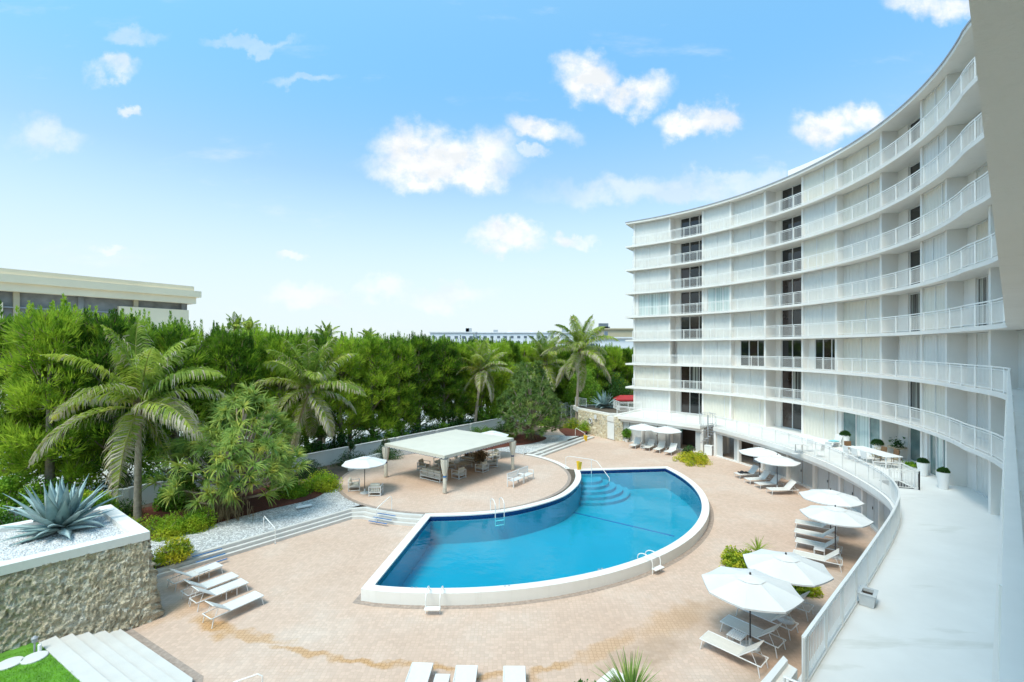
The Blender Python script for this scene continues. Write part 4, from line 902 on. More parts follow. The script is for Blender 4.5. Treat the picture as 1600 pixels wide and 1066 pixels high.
for k,p in enumerate((p0,pr,pf,pl)):
    mb=MB(); mb.tube([(p[0],p[1],ZU),(p[0],p[1],2.86)],.05,10); ps=mb.build('post','frame_white',cy)
    if k==2: pass
    ind=(cc-p)/np.linalg.norm(cc-p)*.10
    prof=[(.10,ZU+.02),(.14,ZU+.10),(.11,ZU+.5),(.12,ZU+.9),(.085,ZU+1.10),(.085,ZU+1.16),(.16,ZU+1.40),(.24,ZU+1.9),(.25,ZU+2.3)]
    vs=[];fs=[];m_=40
    for r_,z in prof:
        for q in range(m_): a=2*PI*q/m_; rf=r_*(1+.13*math.sin(a*9+z*1.2)); vs.append((p[0]+rf*math.cos(a),p[1]+rf*math.sin(a),z))
    for i in range(len(prof)-1):
        for q in range(m_): j=(q+1)%m_; fs.append((i*m_+q,i*m_+j,(i+1)*m_+j,(i+1)*m_+q))
    mb=MB(); mb.add(vs,fs); cu=mb.build('curtain','canvas_cream',cy,True)
    mb=MB(); mb.lathe([(.112,0),(.118,.05),(.112,.10)],20,(p[0],p[1],ZU+1.08)); mb.build('tieback','navy_trim' if k else 'blue_strip',cu)
# ------------------------------------------------------------------ patio furniture
def make_sofa(name,seats=1,cush='cushion_cream',w1=.66,pil=None):
    """faces +x, width along y"""
    t=empty(name,(0,0,0)); W=w1*seats+.14; D=.78
    mb=MB()
    for s_ in (-1,1):
        y=s_*(W/2-.03)
        for x in (-D/2+.03,D/2-.03): mb.box((x,y,.30),(.05,.05,.60))
        mb.box((0,y,.615),(D,.055,.035)); mb.box((0,y,.05),(D-.1,.045,.045)); mb.box((0,y,.34),(D-.1,.03,.05))
    mb.box((D/2-.03,0,.26),(.05,W-.08,.05)); mb.box((-D/2+.03,0,.26),(.05,W-.08,.05)); mb.box((-D/2+.03,0,.05),(.045,W-.08,.045))
    mb.box((-D/2+.03,0,.60),(.04,W-.08,.05)); mb.box((0,0,.245),(D-.1,W-.12,.02))
    k=int(W/.12)
    for i in range(1,k): mb.box((-D/2+.03,-W/2+.06+i*(W-.12)/k,.43),(.018,.03,.30))
    mb.build('frame','frame_white',t)
    for i in range(seats):
        y=(i-(seats-1)/2)*w1; mb=MB(); mb.bbox((.03,y,.345),(D-.14,w1-.03,.15),.045); mb.build('seat_cushion',cush,t)
        mb=MB(); mb.bbox((-D/2+.16,y,.61),(.16,w1-.04,.42),.055,ry=R(-12)); mb.build('back_cushion',cush,t)
    if pil:
        for s_ in (-1,1): mb=MB(); mb.bbox((-D/2+.30,s_*(W/2-.34),.62),(.12,.42,.38),.05,ry=R(-20),rz=R(10*s_)); mb.build('pillow',pil,t)
    return t
AC=make_sofa('armchair',1); SO=make_sofa('sofa',3); SD=make_sofa('sofa',3,'cushion_tan',.72,'wicker_brown'); AT=make_sofa('armchair',1,'cushion_tan')
def put(proto,x,y,deg,label,cat,group=None,z=ZU+.01):
    if proto.name not in used: used[proto.name]=1; proto.location=(x,y,z); proto.rotation_euler=(0,0,R(deg)); return tag(proto,label,cat,group)
    return dup(proto,(x,y,z),R(deg),label,group)
ax=math.degrees(math.atan2(3.9,-4.95)); ay=math.degrees(math.atan2(6.0,4.51))
put(SO,-5.75,34.5,ay,'cream cushioned white sofa with its back to the near canopy post','sofa','lounge seats under the canopy')
put(AC,-3.95,35.0,ay+90,'cream cushioned armchair just right of the near canopy post','armchair','lounge seats under the canopy')
put(AC,-2.35,36.8,ay+95,'cream cushioned armchair with its side to the white bench','armchair','lounge seats under the canopy')
put(SD,-3.3,39.6,ay+180,'tan cushioned sofa with dark pillows at the far side under the canopy','sofa','lounge seats under the canopy')
put(AT,-5.1,37.7,ay-20,'tan shaded armchair left of the coffee table under the canopy','armchair','lounge seats under the canopy')
put(AT,-7.0,37.3,ax+200,'tan shaded armchair farthest left under the canopy','armchair','lounge seats under the canopy')
put(AT,-1.6,38.4,ay+140,'tan shaded armchair behind the dry potted plant','armchair','lounge seats under the canopy')
put(AT,-5.9,38.6,ay+170,'tan shaded armchair at the back left corner under the canopy','armchair','lounge seats under the canopy')
put(AC,-1.55,40.9,ay+160,'cream armchair under the umbrella behind the canopy','armchair','lounge seats on the round deck')
put(AC,-8.95,30.95,ay+40,'white framed armchair in front of the umbrella on the round deck','armchair','lounge seats on the round deck')
put(AC,-10.75,32.0,ay-35,'white framed armchair behind the umbrella pole on the left of the round deck','armchair','lounge seats on the round deck')
def coffee(x,y,deg,L_,W_,label):
    t=empty('coffee_table',(x,y,ZU+.01),R(deg),label,'coffee table'); mb=MB()
    for k in range(8): mb.bbox((0,-W_/2+.05+k*(W_-.1)/7,.40),(L_-.06,W_/9,.025),.005)
    mb.build('tabletop','cushion_tan' if L_>1 else 'frame_white',t)
    for sx in (-1,1):
        for sy in (-1,1): mb=MB(); mb.box((sx*(L_/2-.05),sy*(W_/2-.05),.19),(.05,.05,.38)); mb.build('leg','frame_white',t)
coffee(-3.85,37.7,ay,1.25,.8,'low slatted coffee table in the middle of the canopy seats')
coffee(-6.0,36.1,ay,.8,.7,'low pale coffee table in front of the cream sofa')
# dry plant in pot
def tufts(n,fn,mat,name,parent,size=(.12,.03)):
    pass
pp=empty('potted_plant',(-2.55,38.0,ZU+.01),0,'dry brownish plant in a tan pot among the canopy seats','potted plant')
mb=MB(); mb.lathe([(.14,0),(.22,.1),(.24,.35),(.20,.45)],20); mb.build('pot','stone_tan',pp)
n=900; P=rng.normal(0,.26,(n,3))*np.array([1,1,.9])+np.array([0,0,.95]); a=rng.normal(0,.07,(n,3)); b=rng.normal(0,.06,(n,3)); V=np.stack([P-a,P+a,P+b],1); npmesh('foliage',V,np.arange(3*n).reshape(-1,3),'dead_leaf',pp)
# bench pair
def make_bench(name):
    t=empty(name,(0,0,0)); L_=1.32
    mb=MB()
    for k in range(6): mb.bbox((.03+k*.08-.2,0,.44),(.065,L_-.04,.025),.006)
    mb.build('seat','white_paint',t)
    mb=MB(); 
    for k in range(11): mb.box((-.27,-L_/2+.1+k*(L_-.2)/10,.66),(.02,.05,.38))
    mb.bbox((-.28,0,.88),(.04,L_,.07),.01); mb.box((-.27,0,.50),(.03,L_-.04,.05)); mb.build('backrest','white_paint',t)
    for sx in (-.25,.24):
        for s_ in (-1,1): mb=MB(); h=.90 if sx<0 else .64; mb.box((sx,s_*(L_/2-.03),h/2 if sx>0 else .43),(.055,.055,h if sx>0 else .86)); mb.build('leg','white_paint',t)
    for s_ in (-1,1): mb=MB(); mb.bbox((0,s_*(L_/2-.03),.66),(.54,.06,.03),.008); mb.build('armrest','white_paint',t)
    return t
BN=make_bench('bench'); bd=math.degrees(math.atan2(2.3,1.55))
put(BN,.25,33.05,bd-90,'white slatted bench on the round deck, nearer of the joined pair','bench','white benches on the round deck')
put(BN,1.02,34.2,bd-90,'white slatted bench on the round deck, farther of the joined pair','bench','white benches on the round deck')
# ------------------------------------------------------------------ pool ladders and rails
def hoop(mb,p,q,h,r=.022,n=10):
    p=Vector(p);q=Vector(q); pts=[p]; 
    for k in range(n+1):
        t=k/n; a=PI*t; c=(p+q)/2; e=(p-q)/2; pts.append(Vector((c.x+e.x*math.cos(a),c.y+e.y*math.cos(a),max(p.z,q.z)+h*.65+h*.35*math.sin(a))))
    pts.append(q); mb.tube(pts,r,8)
def ladder(x,y,ang,label,outer=True,w_=.55,out_z=0.0,hh=.62):
    t=empty('pool_ladder',(x,y,0),ang,label,'pool ladder')     # +x points to the water
    for s_ in (-1,1):
        mb=MB(); hoop(mb,(-.42,s_*w_/2,out_z),(.42,s_*w_/2,-.2),.75 if outer else .78); mb.v=[(a,b,c) for a,b,c in mb.v]; mb.build('rail','white_metal',t)
    if outer:
        mb=MB(); mb.bbox((-.50,0,.24),(.26,w_+.05,.035),.01); mb.build('outer_step','white_metal',t)
    for z in (.12,-.15):
        mb=MB(); mb.bbox((.42,0,z),(.09,w_-.05,.03),.008); mb.build('rung','white_metal',t)
    return t
x,y=g(679,930,.48); ladder(x,y+.0,R(90),'white pool ladder with an outer step at the near left of the pool')
x,y=g(1014,873,.48); ladder(x,y,math.atan2(PC[1]-y,PC[0]-x),'white pool ladder with an outer step on the near right curve of the pool')
x,y=g(777,800,.48); ladder(x,y,math.atan2(y-UC[1],x-UC[0]),'white pool ladder by the round raised deck',False,.55,.48)
def handrail(label,pts,mids=None,r=.022):
    o=MB(); o.tube(pts,r,8)
    for m_ in (mids or []): o.tube([m_[0],m_[1]],r*.9,8)
    t=empty('handrail',(pts[0][0],pts[0][1],pts[0][2]),0,label,'handrail')
    o.v=[(v[0]-pts[0][0],v[1]-pts[0][1],v[2]-pts[0][2]) for v in o.v]; o.build('rail','white_metal',t)
    o=MB()
    for p in (pts[0],pts[-1]): o.lathe([(.05,0),(.05,.015),(.025,.03)],12,(p[0]-pts[0][0],p[1]-pts[0][1],p[2]-pts[0][2]))
    o.build('flange','steel',t); return t
def hr(label,a,b,za,zb,h=.85):
    A=g(*a,za);B=g(*b,zb); handrail(label,[(*A,za),(*A,za+h-.08),(A[0]+(B[0]-A[0])*.08,A[1]+(B[1]-A[1])*.08,za+h),(A[0]+(B[0]-A[0])*.92,A[1]+(B[1]-A[1])*.92,zb+h),(*B,zb+h-.08),(*B,zb)])
hr('thin white handrail on the long left steps by the gravel bed',(412,832),(430,850),.45,0)
hr('thin white handrail on the curved steps below the round deck',(612,797),(588,817),.45,0)
hr('white handrail on the far steps beside the stone wall',(899,681),(914,689),.45,0)
hr('thin white handrail where the far steps meet the round deck',(818,713),(850,722),.45,0,.8)
A=g(410,1079,0); B=g(375,1086,0); handrail('white metal handrail poking up at the bottom edge near the lawn steps',[(*A,0),(*A,.42),(A[0]-.12,A[1]-.02,.50),(B[0]-.2,B[1],.36),(B[0]-.5,B[1],.1)])
A=g(882,735,.48); B=g(932,748,.30)
P1_=g(884,731,.48); P2_=g(924,736,.48); P3_=g(952,752,.30)
handrail('white pool entry handrail arching over the underwater steps',[(*P1_,.48),(*P1_,1.32),(P1_[0]+.3,P1_[1],1.40),(P2_[0],P2_[1],1.38),(P2_[0]+.4,P2_[1]-.2,1.28),(*P3_,.55),(*P3_,.2)],[((*P2_,1.38),(*P2_,.0))])
# yellow caution signs
def caution(px,py,z,label,s=1.0):
    x,y=g(px,py,z); t=empty('caution_sign',(x,y,z),R(20),label,'caution sign','yellow caution signs')
    for s_ in (-1,1):
        mb=MB(); mb.bbox((0,s_*.11,.33),(.30,.02,.66),.008,rx=R(s_*-14)); o=mb.build('panel','yellow_plastic',t)
    mb=MB(); mb.box((0,-.125,.40),(.14,.008,.14),rx=R(14)); mb.build('symbol','dark_metal',t)
caution(915,689.5,0,'yellow folding caution sign at the foot of the far steps')
caution(905,734,.48,'yellow folding caution sign beside the pool entry handrail')
# ------------------------------------------------------------------ garden wall behind the planting
gw=empty('garden_wall',(0,0,0),0,'low white garden wall in stepped sections in front of the tree row','garden wall')
W0=np.array([-26.5,24.4]); W1=np.array([3.8,63.7]); Lw=np.linalg.norm(W1-W0); dw=(W1-W0)/Lw; nw=np.array([-dw[1],dw[0]]); rzw=math.atan2(dw[1],dw[0])
k=0; s_=0
while s_<Lw:
    e_=min(Lw,s_+5.1); c=W0+dw*(s_+e_)/2; mb=MB(); mb.box((c[0],c[1],1.0),(e_-s_-.02,.22,1.14),rz=rzw); mb.build('wall_section','white_stucco',gw)
    mb=MB(); mb.box((c[0],c[1],1.605),(e_-s_-.35,.30,.07),rz=rzw); mb.build('coping','white_paint',gw)
    p=W0+dw*e_; mb=MB(); mb.box((p[0]-nw[0]*.0,p[1],1.02),(.30,.34,1.18),rz=rzw); mb.build('pier','white_stucco',gw); s_=e_; k+=1
# low planter walls along the round deck (seen left of the canopy)
lp=empty('planter_wall',(0,0,0),0,'low white retaining wall curving around the back of the round deck','planter wall')
mb=MB(); mb.strip(arc(UC,UR+.05,R(172),R(118),20),arc(UC,UR+.28,R(172),R(118),20),.40,1.0); mb.build('wall','white_stucco',lp)
# ------------------------------------------------------------------ far stone wall, gate, pillar
fw=empty('stone_wall',(0,0,0),0,'coral stone wall beside the white gate at the far end of the deck','stone wall')
a=np.array(g(903,674,0)); b=np.array(g(948,686,0)); v=b-a; Lv=np.linalg.norm(v); nn=np.array([v[1],-v[0]])/Lv
mb=MB(); c=(a+b)/2-nn*.3; mb.box((c[0],c[1],1.3),(Lv,.55,2.6),rz=math.atan2(v[1],v[0])); mb.build('core','coral_stone',fw)
rough_wall('stone_face',a,b,0,2.62,fw,.02,60,28,.06,nrm=nn,seed=11)
pa=np.array(g(960.5,689.2,0)); pb_=np.array(g(973,689.0,0)); fp=empty('stone_pillar',(0,0,0),0,'coral stone pillar between the white gate and the white wing','stone pillar')
c=(pa+pb_)/2+np.array([0,.45]); mb=MB(); mb.bbox((c[0],c[1],1.3),(np.linalg.norm(pb_-pa),.85,2.6),.03,rz=math.atan2(*(pb_-pa)[::-1])); mb.build('pillar','coral_stone',fp)
rough_wall('stone_face',pa,pb_,0,2.6,fp,.01,16,28,.05,nrm=(0,-1),seed=12)
ga=b+np.array([.05,.15]); gb=pa+np.array([0,.15]); gt=empty('gate',(0,0,0),0,'white metal gate with a round red mark between stone wall and pillar','gate')
v=gb-ga; rz=math.atan2(v[1],v[0]); c=(ga+gb)/2; w_=np.linalg.norm(v); mb=MB(); mb.bbox((c[0],c[1],1.02),(w_*.92,.05,1.9),.01,rz=rz); dr=mb.build('door','pot_white',gt)
mb=MB(); mb.box((c[0],c[1]+.05,2.28),(w_,.2,.55),rz=rz); mb.build('lintel','white_stucco',gt)
mb=MB(); mb.box((c[0]+.0,c[1]-.032,1.28),(.34,.012,.22),rz=rz+.0,ry=R(-35)); mb.build('sign','red_fabric',dr)
mb=MB(); mb.box((c[0]+.1,c[1]-.04,1.33),(.16,.012,.10),rz=rz,ry=R(-35)); mb.build('sign','dark_metal',dr)
mb=MB(); mb.box((c[0],c[1]-.03,.22),(w_*.8,.02,.12),rz=rz); mb.build('vent_grille','grey_metal',dr)
x,y=g(925.5,662.5,1.5); t_=(np.array([x,y])-a).dot((b-a)/Lv); q=a+(b-a)/Lv*(.5*Lv)+nn*.16
lr=empty('life_ring',(q[0],q[1],1.62),math.atan2((b-a)[1],(b-a)[0]),'white life ring hanging on the far coral stone wall','life ring')
mb=MB(); mb.tube([(.26*math.cos(k*PI/12),0,.26*math.sin(k*PI/12)) for k in range(25)],.065,10,cap=False); mb.build('ring','white_paint',lr)
for k in range(4): mb=MB(); aa=PI/4+k*PI/2; mb.tube([(.26*math.cos(aa-.16),0,.26*math.sin(aa-.16)),(.26*math.cos(aa+.16),0,.26*math.sin(aa+.16))],.07,10); mb.build('band','navy_trim',lr)
q=a+(b-a)*.66+nn*.14; mb=MB(); mb.bbox((0,0,0),(.42,.03,.50),.006); o=mb.build('notice_board','pot_white'); o.location=(q[0],q[1],2.2); o.rotation_euler=(0,0,math.atan2((b-a)[1],(b-a)[0])); tag(o,'small blank white notice board on the far coral stone wall','sign')
# raised roof planter behind the stone wall
rp=empty('roof_planter',(0,0,0),0,'white walled raised planter bed behind the far stone wall','planter')
P=[a+np.array([.0,.35]),b+np.array([.1,.3]),pb_+np.array([0,.9]),np.array([15.5,56.0]),np.array([12.5,61]),np.array([7.8,60])]
P=[tuple(p) for p in P]; mb=MB(); loop_band(mb,inset(P,-.02),inset(P,.3),2.82,2.82); loop_band(mb,inset(P,-.02),inset(P,-.02),2.3,2.82); mb.build('rim','white_stucco',rp)
mb=MB(); mb.prism(inset(P,.28),1.0,2.70); mb.build('soil','dirt',rp)
railing('railing',[(9.2,58.2),(8.1,60.2)],2.8,rp); railing('railing',[(15.0,54.6),(12.5,54.4),(12.3,57)],2.8,rp)
fg=empty('garden_gate',(0,0,0),0,'white metal garden fence and gate beside the far palm trunk','fence')
railing('fence_panel',[g(877,640,1.6),g(892,636,1.6)],.45,fg,h=1.9,step=.14); railing('fence_panel',[g(892,650,1.0),g(903,652,1.0)],.45,fg,h=2.0,step=.14)
# potted plant by pillar
x,y=g(979,691,0); t=empty('potted_plant',(x,y,0),0,'leafy green plant in a white pot beside the far stone pillar','potted plant'); mb=MB(); mb.lathe([(.14,0),(.22,.35),(.24,.38),(.20,.36)],20); mb.build('pot','pot_white',t)
n=700; P=rng.normal(0,1,(n,3)); P/=np.linalg.norm(P,axis=1)[:,None]; P*=rng.uniform(.3,1,(n,1))**.5*np.array([.5,.5,.5]); P+=np.array([0,0,.95]); a_=rng.normal(0,.07,(n,3)); b_=rng.normal(0,.06,(n,3)); npmesh('foliage',np.stack([P-a_,P+a_,P+b_],1),np.arange(3*n).reshape(-1,3),'shrub_leaf',t)
# ------------------------------------------------------------------ things on the terrace
ZT=2.70
def topiary(x,y,label,r=.30,h=.75,k=0):
    t=empty('topiary_pot',(x,y,ZT),0,label,'topiary','clipped topiary balls in white pots')
    mb=MB(); mb.lathe([(.20,0),(.30,h),(.32,h+.03),(.27,h),(.26,h-.05)],24); mb.build('pot','pot_white',t)
    n=1500; P=rng.normal(0,1,(n,3)); P/=np.linalg.norm(P,axis=1)[:,None]; P[:,2]=np.abs(P[:,2]); P=P*r*rng.uniform(.8,1.05,(n,1))+np.array([0,0,h]); a=rng.normal(0,.028,(n,3)); b=rng.normal(0,.028,(n,3))
    npmesh('foliage',np.stack([P-a,P+a,P+b],1),np.arange(3*n).reshape(-1,3),'dark_leaf',t)
topiary(25.0,35.3,'topiary ball in a square shouldered white pot beside the teal towel chair',.34,.85)
topiary(25.0,32.2,'topiary ball in a white pot behind the long terrace table',.36,.8)
topiary(23.85,27.3,'topiary ball in a white pot half hidden by the wall left of the glass door',.26,.75)
topiary(22.75,24.8,'topiary ball in a tall white pot right of the glass door',.25,.85)
tt=empty('dining_table',(23.3,30.3,ZT),R(92),'long white table set on the curved roof terrace','dining table')
mb=MB(); mb.bbox((0,0,.74),(3.2,1.1,.05),.012); mb.build('tabletop','pot_white',tt)
for sx in (-1,1):
    for sy in (-1,1): mb=MB(); mb.box((sx*1.45,sy*.42,.36),(.07,.07,.71)); mb.build('leg','frame_white',tt)
def make_chair(name,mat):
    t=empty(name,(0,0,0)); mb=MB(); mb.bbox((0,0,.45),(.46,.46,.04),.01); mb.build('seat',mat,t); mb=MB(); mb.bbox((-.22,0,.70),(.04,.46,.42),.01,ry=R(-8)); mb.build('backrest',mat,t)
    for sx in (-.2,.2):
        for sy in (-.2,.2): mb=MB(); mb.tube([(sx,sy,.43),(sx*1.1,sy*1.1,0)],.016,6); mb.build('leg',mat,t)
    return t
WC=make_chair('dining_chair','wicker_brown'); WW=make_chair('dining_chair','frame_white')
put(WC,24.3,31.0,182,'brown wicker chair at the facade side of the long terrace table','chair','chairs on the terrace',ZT)
put(WC,24.35,30.1,175,'brown wicker chair nearest the birdbath at the long terrace table','chair','chairs on the terrace',ZT)
put(WC,23.4,32.6,-95,'brown wicker chair at the far end of the long terrace table','chair','chairs on the terrace',ZT)
for k,yy in enumerate((31.3,30.5,29.7)): put(WW,22.4,yy,5,['white chair on the railing side of the terrace table, farthest','white chair on the railing side of the terrace table, middle','white chair on the railing side of the terrace table, nearest'][k],'chair','chairs on the terrace',ZT)
def rtable(x,y,label):
    t=empty('round_table',(x,y,ZT),0,label,'round table'); mb=MB(); mb.lathe([(.48,.70),(.50,.72),(.48,.74)],28); mb.build('tabletop','frame_white',t); mb=MB(); mb.lathe([(.25,0),(.05,.06),(.035,.68)],14); mb.build('pedestal','frame_white',t)
rtable(*g(1243,693,ZT+.7)[:2],'small round white table on the terrace near the umbrellas')
x,y=g(1262,697,ZT+.4); put(WW,x,y,200,'white metal chair beside the small round terrace table','chair','chairs on the terrace',ZT); put(WW,x-.2,y-1.6,120,'white metal chair nearest the long table beside the small round table','chair','chairs on the terrace',ZT)
x,y=g(1301,698,ZT); t=empty('towel_chair',(x,y,ZT),R(190),'white lounge chair with a teal towel on the terrace','chair'); mb=MB(); mb.bbox((0,0,.35),(.9,.6,.06),.02); mb.build('seat','frame_white',t); mb=MB(); mb.bbox((-.5,0,.62),(.06,.6,.55),.02,ry=R(-25)); mb.build('backrest','frame_white',t); mb=MB(); mb.bbox((-.15,0,.42),(.7,.5,.07),.03,rz=.2); mb.build('towel','teal_cloth',t)
for sx in (-.35,.35): mb=MB(); mb.box((sx,0,.16),(.05,.55,.32)); mb.build('leg','frame_white',t)
t=empty('birdbath',(25.55,31.2,ZT),0,'tan stone birdbath with small plants in a recess of the facade','birdbath'); mb=MB(); mb.lathe([(.26,0),(.26,.08),(.16,.16),(.12,.35),(.17,.5),(.13,.68),(.30,.74),(.50,.80),(.52,.86),(.40,.82)],28); mb.build('basin','stone_tan',t)
n=260; P=rng.normal(0,.13,(n,3))*np.array([1.4,1.4,1.1])+np.array([0,0,1.05]); a=rng.normal(0,.05,(n,3)); b=rng.normal(0,.05,(n,3)); npmesh('foliage',np.stack([P-a,P+a,P+b],1),np.arange(3*n).reshape(-1,3),'dark_leaf',t)
n=200; P=rng.normal(0,.2,(n,3))*np.array([1.2,1.2,.25])+np.array([0,0,.14]); a=rng.normal(0,.06,(n,3)); b=rng.normal(0,.06,(n,3)); o=npmesh('low_plant',np.stack([P-a,P+a,P+b],1),np.arange(3*n).reshape(-1,3),'lime_leaf'); o.location=(25.0,29.4,ZT); tag(o,'small low green plant on the terrace beside the teal curtained glass','plant')
n=260; P=rng.normal(0,.16,(n,3))*np.array([1,1,1.1])+np.array([0,0,.3]); a=rng.normal(0,.05,(n,3)); b=rng.normal(0,.05,(n,3)); o=npmesh('small_plant',np.stack([P-a,P+a,P+b],1),np.arange(3*n).reshape(-1,3),'palm_dry'); o.location=(24.7,31.7,ZT); tag(o,'small pinkish dry plant beside the birdbath on the terrace','plant')
x,y=10.30,13.62; t=empty('planter_box',(x,y,ZT),R(46),'empty pale grey trough of soil beside the terrace railing','planter box')
mb=MB(); i_=[(-.19,-.13),(.19,-.13),(.19,.13),(-.19,.13)]; o_=[(-.27,-.2),(.27,-.2),(.27,.2),(-.27,.2)]
loop_band(mb,[(p[0]*.82,p[1]*.82) for p in o_],o_,.0,.32); loop_band(mb,o_,[(p[0]*1.08,p[1]*1.1) for p in o_],.32,.34); loop_band(mb,[(p[0]*1.08,p[1]*1.1) for p in o_],i_,.36,.36); loop_band(mb,[(p[0]*1.08,p[1]*1.1) for p in o_],[(p[0]*1.08,p[1]*1.1) for p in o_],.34,.36); loop_band(mb,i_,[(p[0]*.95,p[1]*.95) for p in i_],.36,.25); mb.build('trough','pot_grey',t)
mb=MB(); mb.add([(p[0],p[1],.27) for p in i_],[(0,1,2,3)]); mb.build('soil','soil',t)
# ------------------------------------------------------------------ vegetation builders
def tri_cloud(P,rs,size,up=0.0,aspect=.45):
    """leaf sized quads (as 2 tris sharing) around points P"""
    n=len(P); d=rs.normal(0,1,(n,3)); d[:,2]+=up; d/=np.linalg.norm(d,axis=1)[:,None]; e=np.cross(d,rs.normal(0,1,(n,3))); e/=np.linalg.norm(e,axis=1)[:,None]
    s=size*rs.uniform(.6,1.3,(n,1)); V=np.stack([P,P+d*s*.5+e*s*aspect*.5,P+d*s,P+d*s*.5-e*s*aspect*.5],1).reshape(-1,3); F=np.arange(4*n).reshape(-1,4); return V,F
def lobes(rs,n,rx,ry,h,nl,lr,shell=.75):
    """points on the shells of nl lobes filling a dome"""
    c=rs.normal(0,1,(nl,3)); c/=np.linalg.norm(c,axis=1)[:,None]; c*=rs.uniform(.25,1,(nl,1))**.5; c[:,2]=np.abs(c[:,2]); c*=np.array([rx-lr*.5,ry-lr*.5,h-lr*.5])
    k=rs.integers(0,nl,n); q=rs.normal(0,1,(n,3)); q/=np.linalg.norm(q,axis=1)[:,None]; q*=lr*rs.uniform(shell,1.08,(n,1))*(.7+.6*rs.random((nl,1))[k]); P=c[k]+q; P[:,2]=np.maximum(P[:,2],.02); return P
def shrub(x,y,z,rx,ry,h,label,mat='shrub_leaf',n=2600,leaf_=.13,seed=0,name='shrub',rz=0,group=None,nl=None,lr=None):
    rs=np.random.default_rng(seed+11); nl=nl or int(14+rx*ry*6); lr=lr or min(.45,h*.45); n=int(n*1.7); leaf_*=.86; P=lobes(rs,n,rx,ry,h,nl,lr,.82)
    V,F=tri_cloud(P,rs,leaf_,.35,.55); t=empty(name,(x,y,z),rz,label,'shrub',group); npmesh('foliage',V,F,mat,t)
    mb=MB()
    for k in range(7):
        a=k*.9; mb.tube([(0,0,-.05),(math.cos(a)*rx*.35,math.sin(a)*ry*.35,h*.4),(math.cos(a)*rx*.6,math.sin(a)*ry*.6,h*.75)],[.03,.02,.008],5)
    mb.build('stem','bark_grey',t); return t
def frond_mesh(pitch,L_,dry,seed,droop=1.0,nl=74):
    rs=np.random.default_rng(seed); n=16; p=np.zeros(3); pts=[p.copy()]; ang=R(pitch); ds=L_/n; ddir=[]
    for i in range(n):
        t=(i+1)/n; rate=R(76)*droop*(.25+1.1*t)/n*max(.25,math.cos(max(-1.2,min(1.3,ang)))+.15); ang=max(ang-rate,R(-86)); d=np.array([math.cos(ang),0,math.sin(ang)]); ddir.append(d); p=p+d*ds; pts.append(p.copy())
    pts=np.array(pts); ddir=np.array(ddir+[ddir[-1]])
    V=[];F=[];mi=[]
    tw=rs.uniform(-.25,.25)
    for k in range(nl):
        t=.10+.90*(k/(nl-1)); q=t*n; i=min(int(q),n-1); f=q-i; b=pts[i]*(1-f)+pts[i+1]*f; d=ddir[i]; upv=np.array([-d[2],0,d[0]]); 
        ll=L_*.215*(math.sin(PI*min(1,(.12+t*.92)))**.6+.12)*rs.uniform(.85,1.1)
        for s_ in (-1,1):
            side=np.array([0,s_,0.0]); fw=.35+.75*t+rs.normal(0,.09); lift=.35*(1-t)+rs.normal(0,.12)+tw*s_
            v0=side+d*fw+upv*lift; v0/=np.linalg.norm(v0); g_=np.array([0,0,-1.]); p1=b+v0*ll*.45; v1=v0+g_*(.75+.4*rs.random()); v1/=np.linalg.norm(v1); p2=p1+v1*ll*.35; v2=v1+g_*1.2; v2/=np.linalg.norm(v2); p3=p2+v2*ll*.25
            wv=np.cross(v0,g_); wv/=np.linalg.norm(wv)+1e-6; wv=wv*.5+d*.6; wv/=np.linalg.norm(wv); w_=.034*L_/5+.008
            o=len(V); V+=[b-wv*w_*.5,b+wv*w_*.5,p1-wv*w_,p1+wv*w_,p2-wv*w_*.7,p2+wv*w_*.7,p3-wv*w_*.15,p3+wv*w_*.15]
            F+=[(o,o+1,o+3,o+2),(o+2,o+3,o+5,o+4),(o+4,o+5,o+7,o+6)]
            dr=rs.random()<dry*(.3+1.1*t); dr2=rs.random()<dry*1.3+.12*t; mi+=[1 if dr and rs.random()<.6 else 0,1 if dr else 0,1 if (dr or dr2) else 0]
    o=len(V); m=5
    for i in range(n+1):
        w_=.045*(1-i/n)*L_/5+.008; d=ddir[i]; u_=np.array([-d[2],0,d[0]])
        for q in range(4): a=PI/2*q+PI/4; V.append(pts[i]+np.array([0,1,0])*math.cos(a)*w_+u_*math.sin(a)*w_*.6)
    for i in range(n):
        for q in range(4): j=(q+1)%4; F.append((o+i*4+q,o+i*4+j,o+i*4+4+j,o+i*4+4+q)); mi.append(2)
    ob=npmesh('frond',np.array(V),F,['palm_leaf','palm_dry','palm_rib'],None,mi); me=ob.data; bpy.data.objects.remove(ob); return me
FR={}
def frond(pitch,L_,dry):
    key=(pitch,L_,dry)
    if key not in FR: FR[key]=[frond_mesh(pitch,L_,dry,pitch+200+k*17+int(dry*10),droop=1.0+.25*k) for k in range(2)]
    return random.choice(FR[key])
